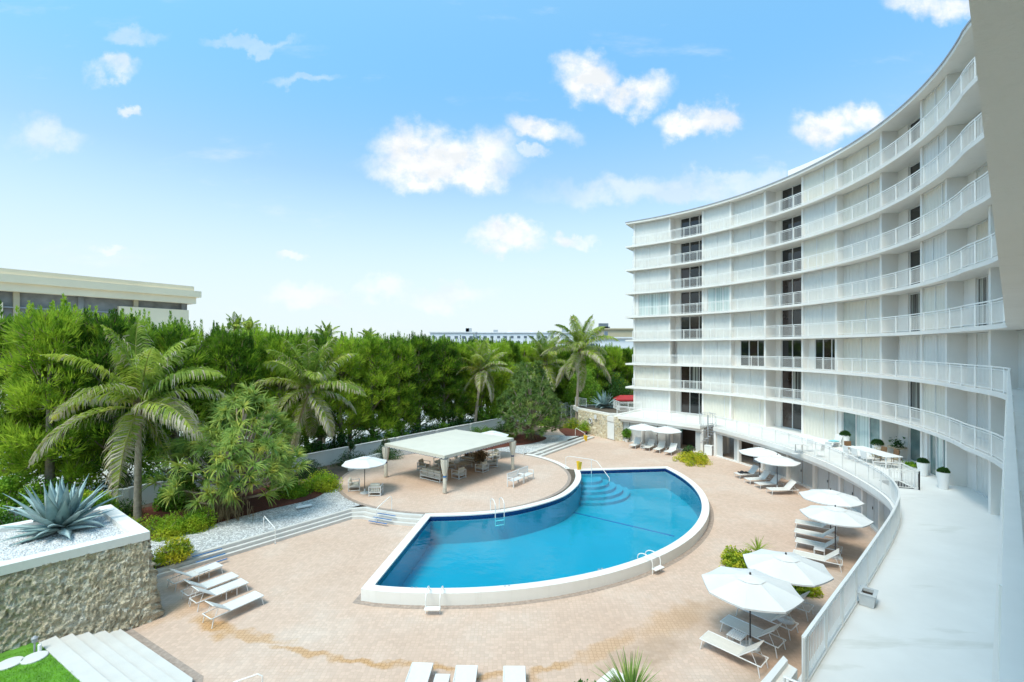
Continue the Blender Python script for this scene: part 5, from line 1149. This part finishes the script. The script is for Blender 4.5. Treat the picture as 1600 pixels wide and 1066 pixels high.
def palm(base,crown,label,seed,nf=19,L_=5.0,dry=1.0,zb=ZU,r0=.19):
    random.seed(seed); t=empty('coconut_palm',(base[0],base[1],zb),0,label,'palm tree','coconut palms')
    bx,by=0,0; cx,cy_,cz=crown[0]-base[0],crown[1]-base[1],crown[2]-zb; pts=[];rr=[]
    m=34
    for i in range(m+1):
        f=i/m; e=f**1.6; pts.append((cx*e,cy_*e,cz*f)); ring=.012 if i%2 else 0; rr.append((r0*(1.35-f*.0) if f<.03 else r0*(1-.35*f))+ring)
    mb=MB(); mb.tube(pts,rr,12); mb.build('trunk','bark_palm',t,True)
    mb=MB(); mb.lathe([(r0*.7,-.35),(r0*1.35,-.05),(r0*1.5,.2),(r0*.9,.55),(r0*.2,.8)],12,(cx,cy_,cz)); mb.build('crown_shaft','dead_leaf',t,True)
    mb=MB()
    for k in range(5): a=k*1.3+seed; mb.lathe([(.02,-.12),(.10,-.06),(.11,.03),(.02,.12)],10,(cx+.26*math.cos(a),cy_+.26*math.sin(a),cz-.05))
    mb.build('coconuts','bark_palm',t,True)
    pit=[86,82,78,74,69,64,58,53,47,41,35,28,20,12,4,-8,-20,-38,-55,-66][:nf]
    for k in range(nf):
        o=bpy.data.objects.new('frond',frond(pit[k] if k<len(pit) else 30,L_,min(1,round(max(0.05,(k-7)*.05)*dry,1)))); COL.objects.link(o); o.parent=t
        o.location=(cx,cy_,cz+.25-.02*k); o.rotation_euler=(random.uniform(-.15,.15),random.uniform(-.08,.08),k*2.39996+seed+random.uniform(-.25,.25)); s_=random.uniform(.88,1.08)*(1 if k>4 else .92); o.scale=(s_,s_,s_)
    return t
palm((-20.7,26.0),(-20.6,26.0,6.85),'large coconut palm with brown tipped fronds on the left, straight trunk beside the stone planter',2,20,5.0,1.9)
palm((-16.7,35.2),(-15.15,35.2,6.9),'leaning coconut palm left of the canopy with a fibrous brown crown base',5,19,4.7,1.7)
palm((-4.3,54.6),(-3.45,54.6,7.4),'coconut palm with drooping dry lower fronds behind the canopy',9,18,4.2,2.2)
palm((8.05,58.6),(8.5,58.6,9.6),'tall coconut palm with yellow hanging fronds near the far stone wall',12,19,5.4,1.8)
palm((5.3,64.5),(4.6,64.5,7.9),'coconut palm mostly hidden behind the rounded screw pine bush',17,18,5.0,1.0)
for k,(px,Y,zc,lb) in enumerate([(365,50,11.9,'distant palm crown rising above the hedge near the cream building'),(384,52,11.6,'small distant palm crown just right of the one near the cream building'),(505,48,10.9,'dark palm crown poking above the hedge behind the leaning palm'),(573,62,10.9,'small dark palm tuft above the middle of the hedge')]):
    palm(((px-800)/FPX*Y,Y),((px-800)/FPX*Y+.3,Y,zc),lb,30+k,15,2.0,.3,r0=.16)
# ---- casuarinas
def casuarina_meshes(seed,H,Rr):
    rs=np.random.default_rng(seed); V=[]; 
    nc=135; zc=rs.uniform(.10,1,nc)**.8; prof=np.interp(zc,[0,.12,.3,.7,.9,1],[.5,.85,1,.95,.62,.25])
    a=rs.uniform(0,2*PI,nc); rad=Rr*prof*rs.uniform(.35,1.05,nc)**.6; C=np.c_[np.cos(a)*rad,np.sin(a)*rad,zc*(H-.6)]
    n=120; out=C*np.array([1,1,0]); out/=np.linalg.norm(out,axis=1)[:,None]+1e-6
    cs=rs.uniform(.36,.74,nc)
    k=np.repeat(np.arange(nc),n); N_=len(k)
    q=rs.normal(0,1,(N_,3)); q/=np.linalg.norm(q,axis=1)[:,None]; rr=rs.uniform(.3,1,(N_,1))**.5
    P=C[k]+q*rr*cs[k][:,None]*np.array([1,1,.8]); d=q*.7+out[k]*.35+np.array([0,0,.75])+rs.normal(0,.25,(N_,3)); d/=np.linalg.norm(d,axis=1)[:,None]
    l=rs.uniform(.26,.6,(N_,1)); e=np.cross(d,rs.normal(0,1,(N_,3))); e/=np.linalg.norm(e,axis=1)[:,None]; w_=.034
    T1=np.stack([P-e*w_,P+e*w_,P+d*l],1)
    # upright feathery leaders at the top
    ns=22; a=rs.uniform(0,2*PI,ns); rad=Rr*.75*rs.uniform(0,1,ns)**.5; sx=np.c_[np.cos(a)*rad,np.sin(a)*rad]; hz=rs.uniform(.6,1.9,ns); zt_=H-.9-rad*.45; T2=[]
    for i in range(ns):
        m=90; f=rs.uniform(0,1,m)**.8; th=rs.uniform(0,2*PI,m); r_=(1-f)*.28+.03; Q=np.c_[sx[i,0]+np.cos(th)*r_*.3,sx[i,1]+np.sin(th)*r_*.3,zt_[i]+f*hz[i]]; dd=np.c_[np.cos(th)*.55,np.sin(th)*.55,np.full(m,1.)]; dd/=np.linalg.norm(dd,axis=1)[:,None]; ll=(.12+.32*(1-f))[:,None]; ee=np.cross(dd,rs.normal(0,1,(m,3))); ee/=np.linalg.norm(ee,axis=1)[:,None]; T2.append(np.stack([Q-ee*.028,Q+ee*.028,Q+dd*ll],1))
    T=np.concatenate([T1]+T2); ob=npmesh('crown',T.reshape(-1,3),np.arange(len(T)*3).reshape(-1,3),['casuarina_leaf','dead_leaf'],None,(rs.random(len(T))<.045).astype(int)); cm=ob.data; bpy.data.objects.remove(ob)
    mb=MB(); bend=rs.uniform(-.5,.5,2); P_=[(bend[0]*math.sin(f*3)*.5,bend[1]*math.sin(f*2.5)*.5,H*.92*f) for f in np.linspace(0,1,9)]; mb.tube(P_,[.24*(1-.8*f) for f in np.linspace(0,1,9)],8)
    for i in range(16):
        j=rs.integers(0,nc); c=C[j]; f=max(.05,min(.9,(c[2]/H)-.12)); b=(bend[0]*math.sin(f*3)*.5,bend[1]*math.sin(f*2.5)*.5,H*.92*f); mid=((b[0]+c[0])/2,(b[1]+c[1])/2,(b[2]+c[2])/2-.05); mb.tube([b,mid,tuple(c)],[.09*(1-f*.5),.05,.015],5)
    ob=mb.build('trunk','bark_grey',None,True); tm=ob.data; bpy.data.objects.remove(ob); return cm,tm
CV=[casuarina_meshes(100+k,10.6,1.95+.15*(k%3)) for k in range(6)]
CG='casuarina trees in the tall hedge row'
random.seed(21)
ORD=lambda n:f"{n}{'th' if 10<n%100<14 else {1:'st',2:'nd',3:'rd'}.get(n%10,'th')}"
CL='feathery bright green casuarina standing in the tall hedge row behind the garden wall'
def cas(x,y,ztop,label=CL,s=1.0,zb=ZU):
    cm,tm=random.choice(CV); t=empty('casuarina_tree',(x,y,zb),random.uniform(0,6.28),label,'tree',CG); H=10.6; sc=(ztop-zb)/H
    for nm,me in (('crown',cm),('trunk',tm)):
        o=bpy.data.objects.new(nm,me); COL.objects.link(o); o.parent=t
    t.scale=(s*random.uniform(.92,1.1),s*random.uniform(.92,1.1),sc); return t
CN=[0,0]
for row,(offs,spc) in enumerate(((2.8,3.1),(5.8,3.0))):
    s_=-1.0+row*1.2
    while s_<78:
        p=W0+dw*s_+nw*(offs+random.uniform(-.5,.5)); px=800+FPX*p[0]/p[1]
        if s_>50: p=W0+dw*50+nw*(offs+2.0)+np.array([.88,.47])*(s_-50)
        px=800+FPX*p[0]/p[1]
        ytop=float(np.interp(px,[0,60,180,300,420,600,760,880,960,1010],[492,478,490,506,512,523,531,537,541,541]))
        zt_=HC+(HOR-ytop)*p[1]/FPX-random.uniform(.0,.5)
        if not(row==0 and (s_<2.2 )): CN[row]+=1; cas(p[0],p[1],zt_,f"feathery casuarina, {ORD(CN[row])} from the left in the {('front','back')[row]} row behind the garden wall",s=1.0 if s_>9 else 1.1)
        s_+=spc*random.uniform(.85,1.15)
# bare grey limbs that show in front of the hedge
def limb(x,y,z,pts,label):
    t=empty('bare_limb',(x,y,z),0,label,'branch'); mb=MB(); n=len(pts); mb.tube(pts,[.13*(1-.7*i/(n-1)) for i in range(n)],7); mb.tube([pts[1],(pts[1][0]+.5,pts[1][1],pts[1][2]+.5),(pts[1][0]+.75,pts[1][1]-.1,pts[1][2]+1.0)],[.08,.05,.02],6); mb.build('limb','bark_grey',t,True)
# ---- screw pines
def rosette_cloud(centres,dirs,rs,L_,w_,nl=26,seg=4,curl=1.0):
    n=len(centres); k=np.repeat(np.arange(n),nl); m=len(k); D=dirs[k]; C=centres[k]
    ph=rs.uniform(0,2*PI,m); A=np.cross(D,np.array([.31,.17,.93])); A/=np.linalg.norm(A,axis=1)[:,None]; B=np.cross(D,A)
    rad=A*np.cos(ph)[:,None]+B*np.sin(ph)[:,None]; op=rs.uniform(.15,1.35,m)[:,None]; v=D*np.cos(op)+rad*np.sin(op); l=L_*rs.uniform(.7,1.15,(m,1)); wv=np.cross(v,D+1e-3); wv/=np.linalg.norm(wv,axis=1)[:,None]+1e-6
    P=C.copy(); V=[]; 
    for i in range(seg+1):
        f=i/seg; ww=w_*(1-.9*f**1.8)*.5; V.append(P-wv*ww); V.append(P+wv*ww); v=v+np.array([0,0,-1.])*(.28*curl*(.4+f)); v/=np.linalg.norm(v,axis=1)[:,None]; P=P+v*l/seg
    V=np.stack(V,1); F=[]; base=np.arange(m)[:,None]*(2*(seg+1))
    for i in range(seg): F.append(base+np.array([[2*i,2*i+1,2*i+3,2*i+2]]))
    return V.reshape(-1,3),np.concatenate(F)
def screw_pine(x,y,prof,label,nr,L_,w_,seed,mat,cx=0,ctop=0,squash=1.0,peaks=None,z0=.6):
    rs=np.random.default_rng(seed); t=empty('screw_pine',(x,y,ZU),0,label,'screw pine tree','screw pines'); zs=[p[0] for p in prof]; rr=[p[1] for p in prof]; zz=rs.uniform(zs[0],zs[-1],nr*3); r_=np.interp(zz,zs,rr); keep=rs.random(nr*3)<(r_/max(rr)); zz=zz[keep][:nr]; r_=r_[keep][:nr]; n=len(zz)
    a=rs.uniform(0,2*PI,n); f=rs.uniform(.72,1.0,n); lump=1+.13*np.sin(a*3+zz)+.1*np.sin(a*7-zz*2); lean=np.interp(zz,[0,zs[-1]],[0,ctop])
    C=np.c_[np.cos(a)*r_*f*lump+lean,np.sin(a)*r_*f*lump*squash,zz]; D=np.c_[np.cos(a)*.8,np.sin(a)*.8,np.full(n,.55)]+rs.normal(0,.25,(n,3)); D/=np.linalg.norm(D,axis=1)[:,None]
    if peaks:
        for (qx,qy,qz,m) in peaks:
            C=np.r_[C,np.c_[qx+rs.normal(0,.35,m),qy+rs.normal(0,.35,m),qz-np.abs(rs.normal(0,.6,m))]]; D=np.r_[D,np.c_[rs.normal(0,.35,(m,2)),np.ones(m)]]
        D/=np.linalg.norm(D,axis=1)[:,None]
    V,F=rosette_cloud(C,D,rs,L_,w_); npmesh('foliage',V,F,mat,t)
    mb=MB(); top=zs[-1]
    for i in range(0,min(n,46)):
        c=C[i]; b=(lean[i]*.5+c[0]*.15,c[1]*.15,max(.8,c[2]*.45)); mb.tube([b,((b[0]+c[0])/2,(b[1]+c[1])/2,(b[2]+c[2])/2-.15),tuple(c)],[.09,.06,.04],6)
    mb.tube([(0,0,0),(0,0,1.2),(ctop*.5,0,top*.55),(ctop,0,top*.85)],[.20,.18,.13,.06],9); mb.build('trunk','bark_grey',t,True)
    mb=MB()
    for i in range(16): a_=i*2.4; q=.35+.25*rs.random(); mb.tube([(q*math.cos(a_)*1.3,q*math.sin(a_)*1.3,-.05),(.10*math.cos(a_),.10*math.sin(a_),1.1+.5*rs.random())],[.035,.03],6)
    mb.build('prop_roots','dead_leaf',t); return t,rs
t,rs=screw_pine(-16.6,27.6,[(1.2,2.2),(2.0,3.3),(3.2,3.4),(4.4,2.6),(5.6,1.7),(6.8,.7)],'large straggly screw pine with strap leaf rosettes on the mulch bed at left',230,.80,.075,3,'pandanus_leaf',ctop=1.0,peaks=[(.9,0,7.3,5),(-.6,.3,6.2,4),(-1.3,-.8,5.0,5),(-3.4,-.2,3.9,6)])
n=900; P=np.c_[rs.normal(0,.75,n)-.1,rs.normal(-1.1,.35,n),rs.uniform(.2,1.7,n)]; d=np.c_[rs.normal(0,.12,(n,2)),-np.ones(n)]; e=np.c_[rs.normal(0,1,(n,2)),np.zeros(n)]; e/=np.linalg.norm(e,axis=1)[:,None]; npmesh('dead_skirt',np.stack([P-e*.02,P+e*.02,P+d*.6],1).reshape(-1,3),np.arange(3*n).reshape(-1,3),'dead_leaf',t)
mb=MB()
for i in range(26): mb.tube([(rs.normal(0,.45)-.1,-1.1+rs.normal(0,.2),-.05),(rs.normal(0,.25)-.1,-1.0+rs.normal(0,.15),1.5)],[.03,.035],5)
mb.build('prop_roots','dead_leaf',t)
screw_pine(1.9,49.6,[(.9,2.6),(1.8,3.2),(3.0,3.25),(4.6,2.8),(6.0,2.1),(7.2,1.3),(8.0,.5)],'dense rounded screw pine bush on the mulch bed behind the canopy',980,.44,.040,8,'pandanus_dark',ctop=.1,peaks=[(-1.0,0,8.0,14),(1.0,0,8.1,16)])
# ---- agaves
def agave(x,y,z,label,L_,seed,nl=46):
    rs=np.random.default_rng(seed); t=empty('agave',(x,y,z),0,label,'agave','blue grey agaves')
    for k in range(nl):
        f=k/nl; el=R(86-84*f**.85+rs.normal(0,5)); az=k*2.39996+rs.normal(0,.1); l=L_*(.78+.3*math.sin(PI*min(1,f+.12)))*rs.uniform(.88,1.08); w_=L_*.080*rs.uniform(.85,1.15); seg=9; p=np.array([math.cos(az)*.10,math.sin(az)*.10,.12]); ang=el; V=[];F=[]; side=np.array([-math.sin(az),math.cos(az),0]); bend=rs.uniform(.02,.30)*(1.2 if f>.3 else .3)+(.9 if rs.random()<.07 else 0)
        for i in range(seg+1):
            q=i/seg; d=np.array([math.cos(az)*math.cos(ang),math.sin(az)*math.cos(ang),math.sin(ang)]); u_=np.cross(side,d); ww=w_*(.62+.75*math.sin(PI*min(1,q*.95+.12))**1.2)*(1-q**3)+.004; V+=[p-side*ww+u_*-ww*-.35,p,p+side*ww+u_*ww*.35,p-u_*.02*(1-q)-u_*.006]
            V[-4]=p-side*ww-u_*-ww*.35 if False else p-side*ww+u_*ww*.35
            ang-=bend/seg*(1+q*2); p=p+d*l/seg
        for i in range(seg):
            o=i*4; F+=[(o,o+1,o+5,o+4),(o+1,o+2,o+6,o+5),(o+2,o+3,o+7,o+6),(o+3,o,o+4,o+7)]
        o=npmesh('leaf',np.array(V),F,'agave_leaf',t)
    return t
agave(-17.45,18.2,3.05,'huge blue grey agave spreading over the white gravel of the stone planter',1.95,3,50)
agave(11.5,58.3,2.75,'far blue grey agave on the raised bed behind the stone wall',2.0,6,44)
# yucca in the near planter
yp=empty('corner_planter',(3.05,12.4,0),R(38),'white triangular planter at the bottom edge holding a spiky fan plant','planter')
mb=MB(); tri=[(-1.7,1.0),(.9,1.25),(1.2,-1.9),(-.6,-1.9)]; loop_band(mb,tri,inset(tri,.22),.62,.62); loop_band(mb,tri,tri,0,.62); loop_band(mb,inset(tri,.22),inset(tri,.22),.4,.62); mb.build('rim','white_stucco',yp)
mb=MB(); mb.prism(inset(tri,.2),.1,.5); mb.build('soil','soil',yp)
rs=np.random.default_rng(5); n=1; C=np.array([[0,0,0.]]); D=np.array([[0,0,1.]]); 
V,F=rosette_cloud(np.repeat(C,3,0),np.repeat(D,3,0),rs,1.15,.045,46,4,.25); t=empty('yucca',(3.15,12.5,.75),0,'spiky green yucca with sword leaves in the triangular planter','yucca'); npmesh('foliage',V,F,'pandanus_leaf',t); mb=MB(); mb.tube([(0,0,-.4),(0,0,.05)],.09); mb.build('stem','bark_grey',t)
shrub(2.0,12.9,.45,.5,.5,.35,'small dark leafy plant beside the yucca in the triangular planter','dark_leaf',500,.12,3)
# ---- shrubs
shrub(-15.55,21.55,.43,.85,.75,.95,'bright yellow green croton bush at the left end of the garden steps','croton_leaf',2600,.11,1,nl=22,lr=.3)
shrub(-18.1,24.3,.43,1.3,1.0,1.0,'yellow green hedge bush behind the stone planter, right of the palm trunk','lime_leaf',3200,.11,2)
shrub(-17.0,25.3,.43,1.2,.9,1.0,'yellow green hedge bush between the palm trunk and the screw pine','lime_leaf',3000,.11,22)
shrub(-20.4,24.4,.43,1.1,.9,.95,'yellow green hedge bush just left of the large palm trunk','lime_leaf',2600,.11,23)
shrub(-13.2,32.2,.43,1.5,1.1,1.15,'lime green rounded hedge at the left of the round deck','lime_leaf',3600,.12,4)
shrub(-14.8,30.9,.43,1.5,1.1,1.1,'lime green hedge between the screw pine and the round deck','lime_leaf',3400,.12,5)
shrub(-15.2,35.4,.43,1.5,1.0,1.3,'dark clipped box hedge right of the leaning palm trunk','dark_leaf',3000,.09,6)
shrub(-13.3,38.9,.43,1.7,.9,1.25,'dark clipped hedge with a small spire against the garden wall','dark_leaf',3000,.09,7)
shrub(-13.4,39.1,1.5,.45,.45,1.1,'small dark clipped spire rising from the hedge by the garden wall','dark_leaf',900,.08,8,nl=8,lr=.22)
shrub(-11.0,41.2,.43,1.5,.9,1.2,'dark clipped hedge behind the left canopy post','dark_leaf',3000,.09,9)
shrub(-11.3,41.9,1.3,.4,.4,1.1,'small dark clipped spire behind the left canopy post','dark_leaf',900,.08,10,nl=8,lr=.22)
shrub(-22.3,27.0,.43,1.0,.8,.9,'dark clipped box shrub in front of the garden wall at left','dark_leaf',2200,.09,12)
shrub(-3.3,52.6,.43,1.5,.8,.9,'green low hedge at the foot of the palm behind the canopy','shrub_leaf',2600,.10,13)
shrub(-1.0,54.2,.43,1.3,.9,1.1,'dark clipped hedge between the palm and the rounded screw pine','dark_leaf',2600,.10,14)
shrub(-.8,50.2,.43,1.2,.6,.6,'low lime green planting at the edge of the far mulch bed','lime_leaf',1800,.10,15)
shrub(7.2,57.0,.43,1.0,.9,1.2,'yellow green croton bush at the foot of the tall far palm','croton_leaf',2000,.12,16)
shrub(8.6,55.4,.43,.7,.7,1.0,'leafy yellow green shrub between the far palm and the stone wall','lime_leaf',1500,.12,17)
shrub(4.6,59.0,.43,1.6,1.2,1.3,'green shrub beside the curving garden path','shrub_leaf',2200,.14,18)
shrub(15.95,41.6,0,1.75,1.75,1.0,'round yellow green planting bed on the deck between pool and white wing','croton_leaf',6500,.10,19,nl=60,lr=.28,name='round_planting')
shrub(15.95,42.2,.55,.6,.5,.75,'small dark green shrub rising from the round yellow green bed','dark_leaf',900,.10,20,nl=8,lr=.25)
shrub(10.55,21.6,0,.95,1.1,.85,'yellow green croton clump beside the pair of near umbrellas, nearest the pool','croton_leaf',3200,.12,25,nl=26,lr=.3)
shrub(11.3,20.6,0,.9,.9,.7,'yellow green croton clump in the middle of the bed under the umbrella','croton_leaf',2600,.12,26,nl=22,lr=.28)
shrub(12.1,19.7,0,.75,.75,.75,'yellow green croton clump peeking out to the right under the second umbrella','croton_leaf',2400,.12,27,nl=22,lr=.28)
rs=np.random.default_rng(9); V,F=rosette_cloud(np.array([[0,0,.6]]),np.array([[0,0,1.]]),rs,.75,.05,44,4,.7); t=empty('fan_plant',(11.45,21.9,0),0,'small spiky fan leaved plant in the yellow green bed','plant'); npmesh('foliage',V,F,'palm_leaf',t); mb=MB(); mb.tube([(0,0,0),(0,0,.6)],.05); mb.build('stem','bark_grey',t)
# larger undergrowth against the wall and between the trees
random.seed(33); k=0; UGR='leafy undergrowth along the garden wall'
for s_ in np.arange(0,50,1.7):
    p=W0+dw*s_+nw*(1.15+random.uniform(-.2,.6)); hh=random.uniform(2.0,3.0)
    shrub(p[0],p[1],.43,1.15,.9,hh,f'leafy undergrowth shrub directly behind the white garden wall, {ORD(k+1)} from its left end',random.choice(['shrub_leaf','shrub_leaf','lime_leaf','dark_leaf']) if s_<13 else random.choice(['shrub_leaf','dark_leaf','shrub_leaf']),1500,.19,200+k,rz=rzw,group=UGR); k+=1
for (x,y,rx,h,lb,m_) in ((-25.3,24.0,1.7,2.3,'large glossy green bush at the far left behind the stone planter','shrub_leaf'),(-23.5,22.4,1.5,1.6,'dark green bush directly behind the left corner of the stone planter','dark_leaf'),(-22.2,24.9,1.5,1.9,'bright green bush behind the agave','shrub_leaf'),(-24.0,26.2,1.6,2.2,'tall green bush against the garden wall behind the agave','lime_leaf'),(-27.5,26.3,1.9,2.6,'big green bush at the left edge below the casuarinas','shrub_leaf'),(-20.2,28.6,1.2,1.6,'green bush between the large palm trunk and the screw pine','shrub_leaf')):
    shrub(x,y,.43,rx,rx*.9,h,lb,m_,4200,.19,int(abs(x*7)))
# young broadleaf tree masses by the palm and behind the far screw pine
for (x,y,rx,h,lb) in ((10.5,68.0,3.2,6.6,'dark broadleaf tree behind the tall far palm'),(15.5,73,3.2,6.0,'dark broadleaf tree left of the far end of the building'),(3.0,66.0,3.0,6.5,'dark broadleaf tree behind the rounded screw pine')):
    t=shrub(x,y,.43,rx,rx,h,lb,'shrub_leaf' if x>4 and x<11 else 'dark_leaf',9000,.22,int(x*9),name='broadleaf_tree',nl=60,lr=1.0); t['category']='tree'
# ------------------------------------------------------------------ background structures
cb_=empty('parking_building',(0,0,0),0,'cream flat roofed building with a dark netted upper level behind the trees at left','building')
cR=np.array([-42.,61.]); dl=np.array([-9.4,-13.8]); dl/=np.linalg.norm(dl); nb_=np.array([dl[1],-dl[0]]); nb_=nb_ if nb_[0]<0 else -nb_
def slab2(name,s0,s1,d0,d1,z0,z1,mat):
    A=[cR+dl*s0+nb_*d0,cR+dl*s1+nb_*d0]; B=[cR+dl*s0+nb_*d1,cR+dl*s1+nb_*d1]; mb=MB(); mb.strip([tuple(p) for p in A],[tuple(p) for p in B],z0,z1); return mb.build(name,mat,cb_)
slab2('roof_fascia',-1.2,45,-.9,16,16.7,17.5,'cream_stucco'); slab2('roof_fascia',-.5,45,-.5,16,17.55,18.1,'cream_stucco'); slab2('fascia_band',-.7,45,-.6,15.8,15.85,16.7,'cream_stucco')
slab2('net_level',0,45,.3,15,9,15.85,'net_grey'); slab2('parapet',0,7.2,-.2,.28,8,15.0,'cream_stucco'); slab2('parapet',16.5,40,-.2,.28,8,14.7,'cream_stucco'); slab2('lower_wall',0,45,-.1,15,.4,9,'cream_stucco')
for k in range(9): o=slab2('column',.3+k*5,.75+k*5,-.05,.3,9,15.85,'tan_stucco' if k%2 else 'net_grey')
for (z,h) in ((12.6,.12),(14.2,.10)): slab2('rail',7.3,45,-.02,.2,z,z+h,'grey_metal')
def farblock(name,px0,px1,Y,ytop,depth,mat,label,nwin=0,steps=None):
    x0=(px0-800)/FPX*Y; x1=(px1-800)/FPX*Y; z=HC+(HOR-ytop)*Y/FPX; t=empty(name,((x0+x1)/2,Y+depth/2,0),0,label,'building'); W_=x1-x0
    mb=MB(); mb.box((0,0,z/2),(W_,depth,z)); mb.build('wall',mat,t); mb=MB(); mb.box((0,0,z+.25),(W_+1.2,depth+1.2,.5)); mb.build('roof',mat,t)
    if nwin:
        for r_ in range(2):
            for k in range(nwin): mb=MB(); mb.box((-W_/2+W_*(k+.5)/nwin,-depth/2-.02,z-2.6-3.4*r_),(W_/nwin*.45,.2,1.5)); mb.build('window','far_window',t)
    for k in range(max(2,nwin//3)):
        mb=MB(); hh=random.uniform(.8,2.4); mb.box((random.uniform(-.45,.45)*W_,0,z+.5+hh/2),(random.uniform(1,4),2,hh)); mb.build('roof_unit',random.choice(['far_window','far_white','grey_metal']),t)
    return t
farblock('apartment_block',732,868,300,520.5,16,'far_white','long white apartment block on the horizon between two palms',13)
farblock('apartment_block',672,742,260,520,16,'far_white','white block with rooftop units on the horizon above the hedge',6)
farblock('apartment_block',880,946,240,521,14,'far_white','white block on the horizon just right of the tall palm crown',5)
farblock('apartment_block',940,1010,190,515,14,'tan_stucco','tan banded block on the horizon touching the big building',0)
farblock('annex_block',936,1010,170,529,8,'far_white','white lower block in front of the tan block on the horizon',0)
# cars and odds and ends in the lot
def car(x,y,deg,label,mat):
    t=empty('parked_car',(x,y,.45),R(deg),label,'car','cars in the parking lot'); prof=[(-2.2,.35),(-2.25,.75),(-1.7,.95),(-1.1,1.42),(.5,1.46),(1.2,1.0),(2.1,.85),(2.25,.6),(2.2,.35)]
    mb=MB(); n=len(prof); vs=[]
    for s_ in (-1,1): vs+=[(x_,s_*(.88 if z_<1.1 else .68),z_) for x_,z_ in prof]
    fs=[tuple(range(n)),tuple(range(2*n-1,n-1,-1))]+[(i,(i+1)%n,n+(i+1)%n,n+i) for i in range(n)]; mb.add(vs,fs); mb.build('body',mat,t)
    mb=MB(); mb.add([(-1.05,-.70,1.38),(.45,-.70,1.42),(1.05,-.84,1.02),(-1.5,-.84,1.02)],[(0,1,2,3)]); mb.add([(-1.05,.70,1.38),(.45,.70,1.42),(1.05,.84,1.02),(-1.5,.84,1.02)],[(3,2,1,0)]); mb.add([(.56,-.6,1.45),(.56,.6,1.45),(1.2,.74,1.04),(1.2,-.74,1.04)],[(0,1,2,3)]); mb.add([(-1.14,-.6,1.43),(-1.14,.6,1.43),(-1.70,.74,1.0),(-1.70,-.74,1.0)],[(3,2,1,0)]); mb.build('window','car_glass',t)
    for sx in (-1.4,1.4):
        for s_ in (-1,1): mb=MB(); mb.tube([(sx,s_*.72,.33),(sx,s_*.92,.33)],.33,16); w2=mb.build('wheel','tyre',t); mb=MB(); mb.tube([(sx,s_*.90,.33),(sx,s_*.93,.33)],.2,12); mb.build('rim','steel',w2)
car(-31.5,43.5,70,'silver car seen between the trunks right of the large palm','car_silver'); car(-38.5,38.0,60,'pale car partly hidden by trunks at the far left','car_white'); car(-21.5,53.5,65,'white car glimpsed through the hedge behind the leaning palm','car_white'); car(-14,62,65,'silver car glimpsed low through the middle of the hedge','car_silver'); car(-17.8,57.6,65,'white car glimpsed through the hedge left of the canopy','car_white')
Y=36; x=(112-800)/FPX*Y; t=empty('orange_banner',(x,Y,.45),0,'orange cloth banner hanging on a post behind the big palm fronds','banner'); mb=MB(); mb.tube([(-.45,.05,0),(-.45,.05,4.6)],.05); mb.build('post','grey_metal',t)
mb=MB(); vs=[];fs=[]
for i in range(9):
    for j in range(9): u_=i/8;v__=j/8; vs.append((-.4+.85*u_*(1-.35*v__),.06*math.sin(u_*9+v__*4),4.5-1.5*v__-.15*u_))
for i in range(8):
    for j in range(8): q=i*9+j; fs.append((q,q+1,q+10,q+9))
mb.add(vs,fs); mb.build('cloth','orange_plastic',t,True)
t=empty('water_tank',(12.9,74,.45),0,'dark tank with a silver domed top behind the far agave','tank'); mb=MB(); mb.lathe([(1.0,1.2),(1.0,3.0),(.95,3.1)],24); mb.build('body','dark_metal',t); mb=MB(); mb.lathe([(1.02,3.1),(.95,3.5),(.6,3.75),(.1,3.82)],24); mb.build('dome','steel',t,True); mb=MB(); mb.lathe([(1.1,0),(1.1,1.2)],20); mb.build('base','concrete',t)
t=empty('storage_shed',(21.0,78,.45),0,'tan ribbed storage shed beside the far end of the building','shed'); mb=MB(); mb.bbox((0,0,1.4),(5.4,3,2.8),.05)
for k in range(18): mb.box((-2.55+k*.3,-1.53,1.4),(.12,.05,2.7))
mb.build('wall','tan_stucco',t); mb=MB(); mb.bbox((0,0,2.87),(5.7,3.3,.14),.03); mb.build('roof','cream_stucco',t); mb=MB(); mb.box((.5,-1.59,2.0),(1.6,.03,.7)); mb.build('sign_panel','grey_metal',t)
t=empty('red_awning',(17.6,70,0),0,'red fabric awning beside the tan shed behind the raised bed','awning'); mb=MB(); mb.add([(-2.4,-1.2,2.55),(2.4,-1.2,2.55),(1.9,0,3.1),(-1.5,0,3.1),(-2.4,1.2,2.55),(2.4,1.2,2.55)],[(0,1,2,3),(3,2,5,4),(0,3,4),(1,5,2)]); mb.add([(-2.4,-1.2,2.55),(2.4,-1.2,2.55),(2.4,-1.2,2.3),(-2.4,-1.2,2.3)],[(0,3,2,1)]); mb.build('cloth','red_fabric',t)
for sx in (-2.3,2.3):
    for sy in (-1.1,1.1): mb=MB(); mb.tube([(sx,sy,0),(sx,sy,2.55)],.05); mb.build('post','white_metal',t)
# small rocks in the gravel bed
x,y=g(475,793,.5); t=empty('landscape_light',(x,y,.45),R(40),'low white landscape light lying in the left gravel bed','garden light'); mb=MB(); mb.bbox((0,0,.12),(.9,.22,.12),.04); mb.build('housing','pot_white',t); mb=MB(); mb.bbox((-.2,.12,.2),(.3,.2,.14),.05); mb.build('lamp_head','pot_grey',t)
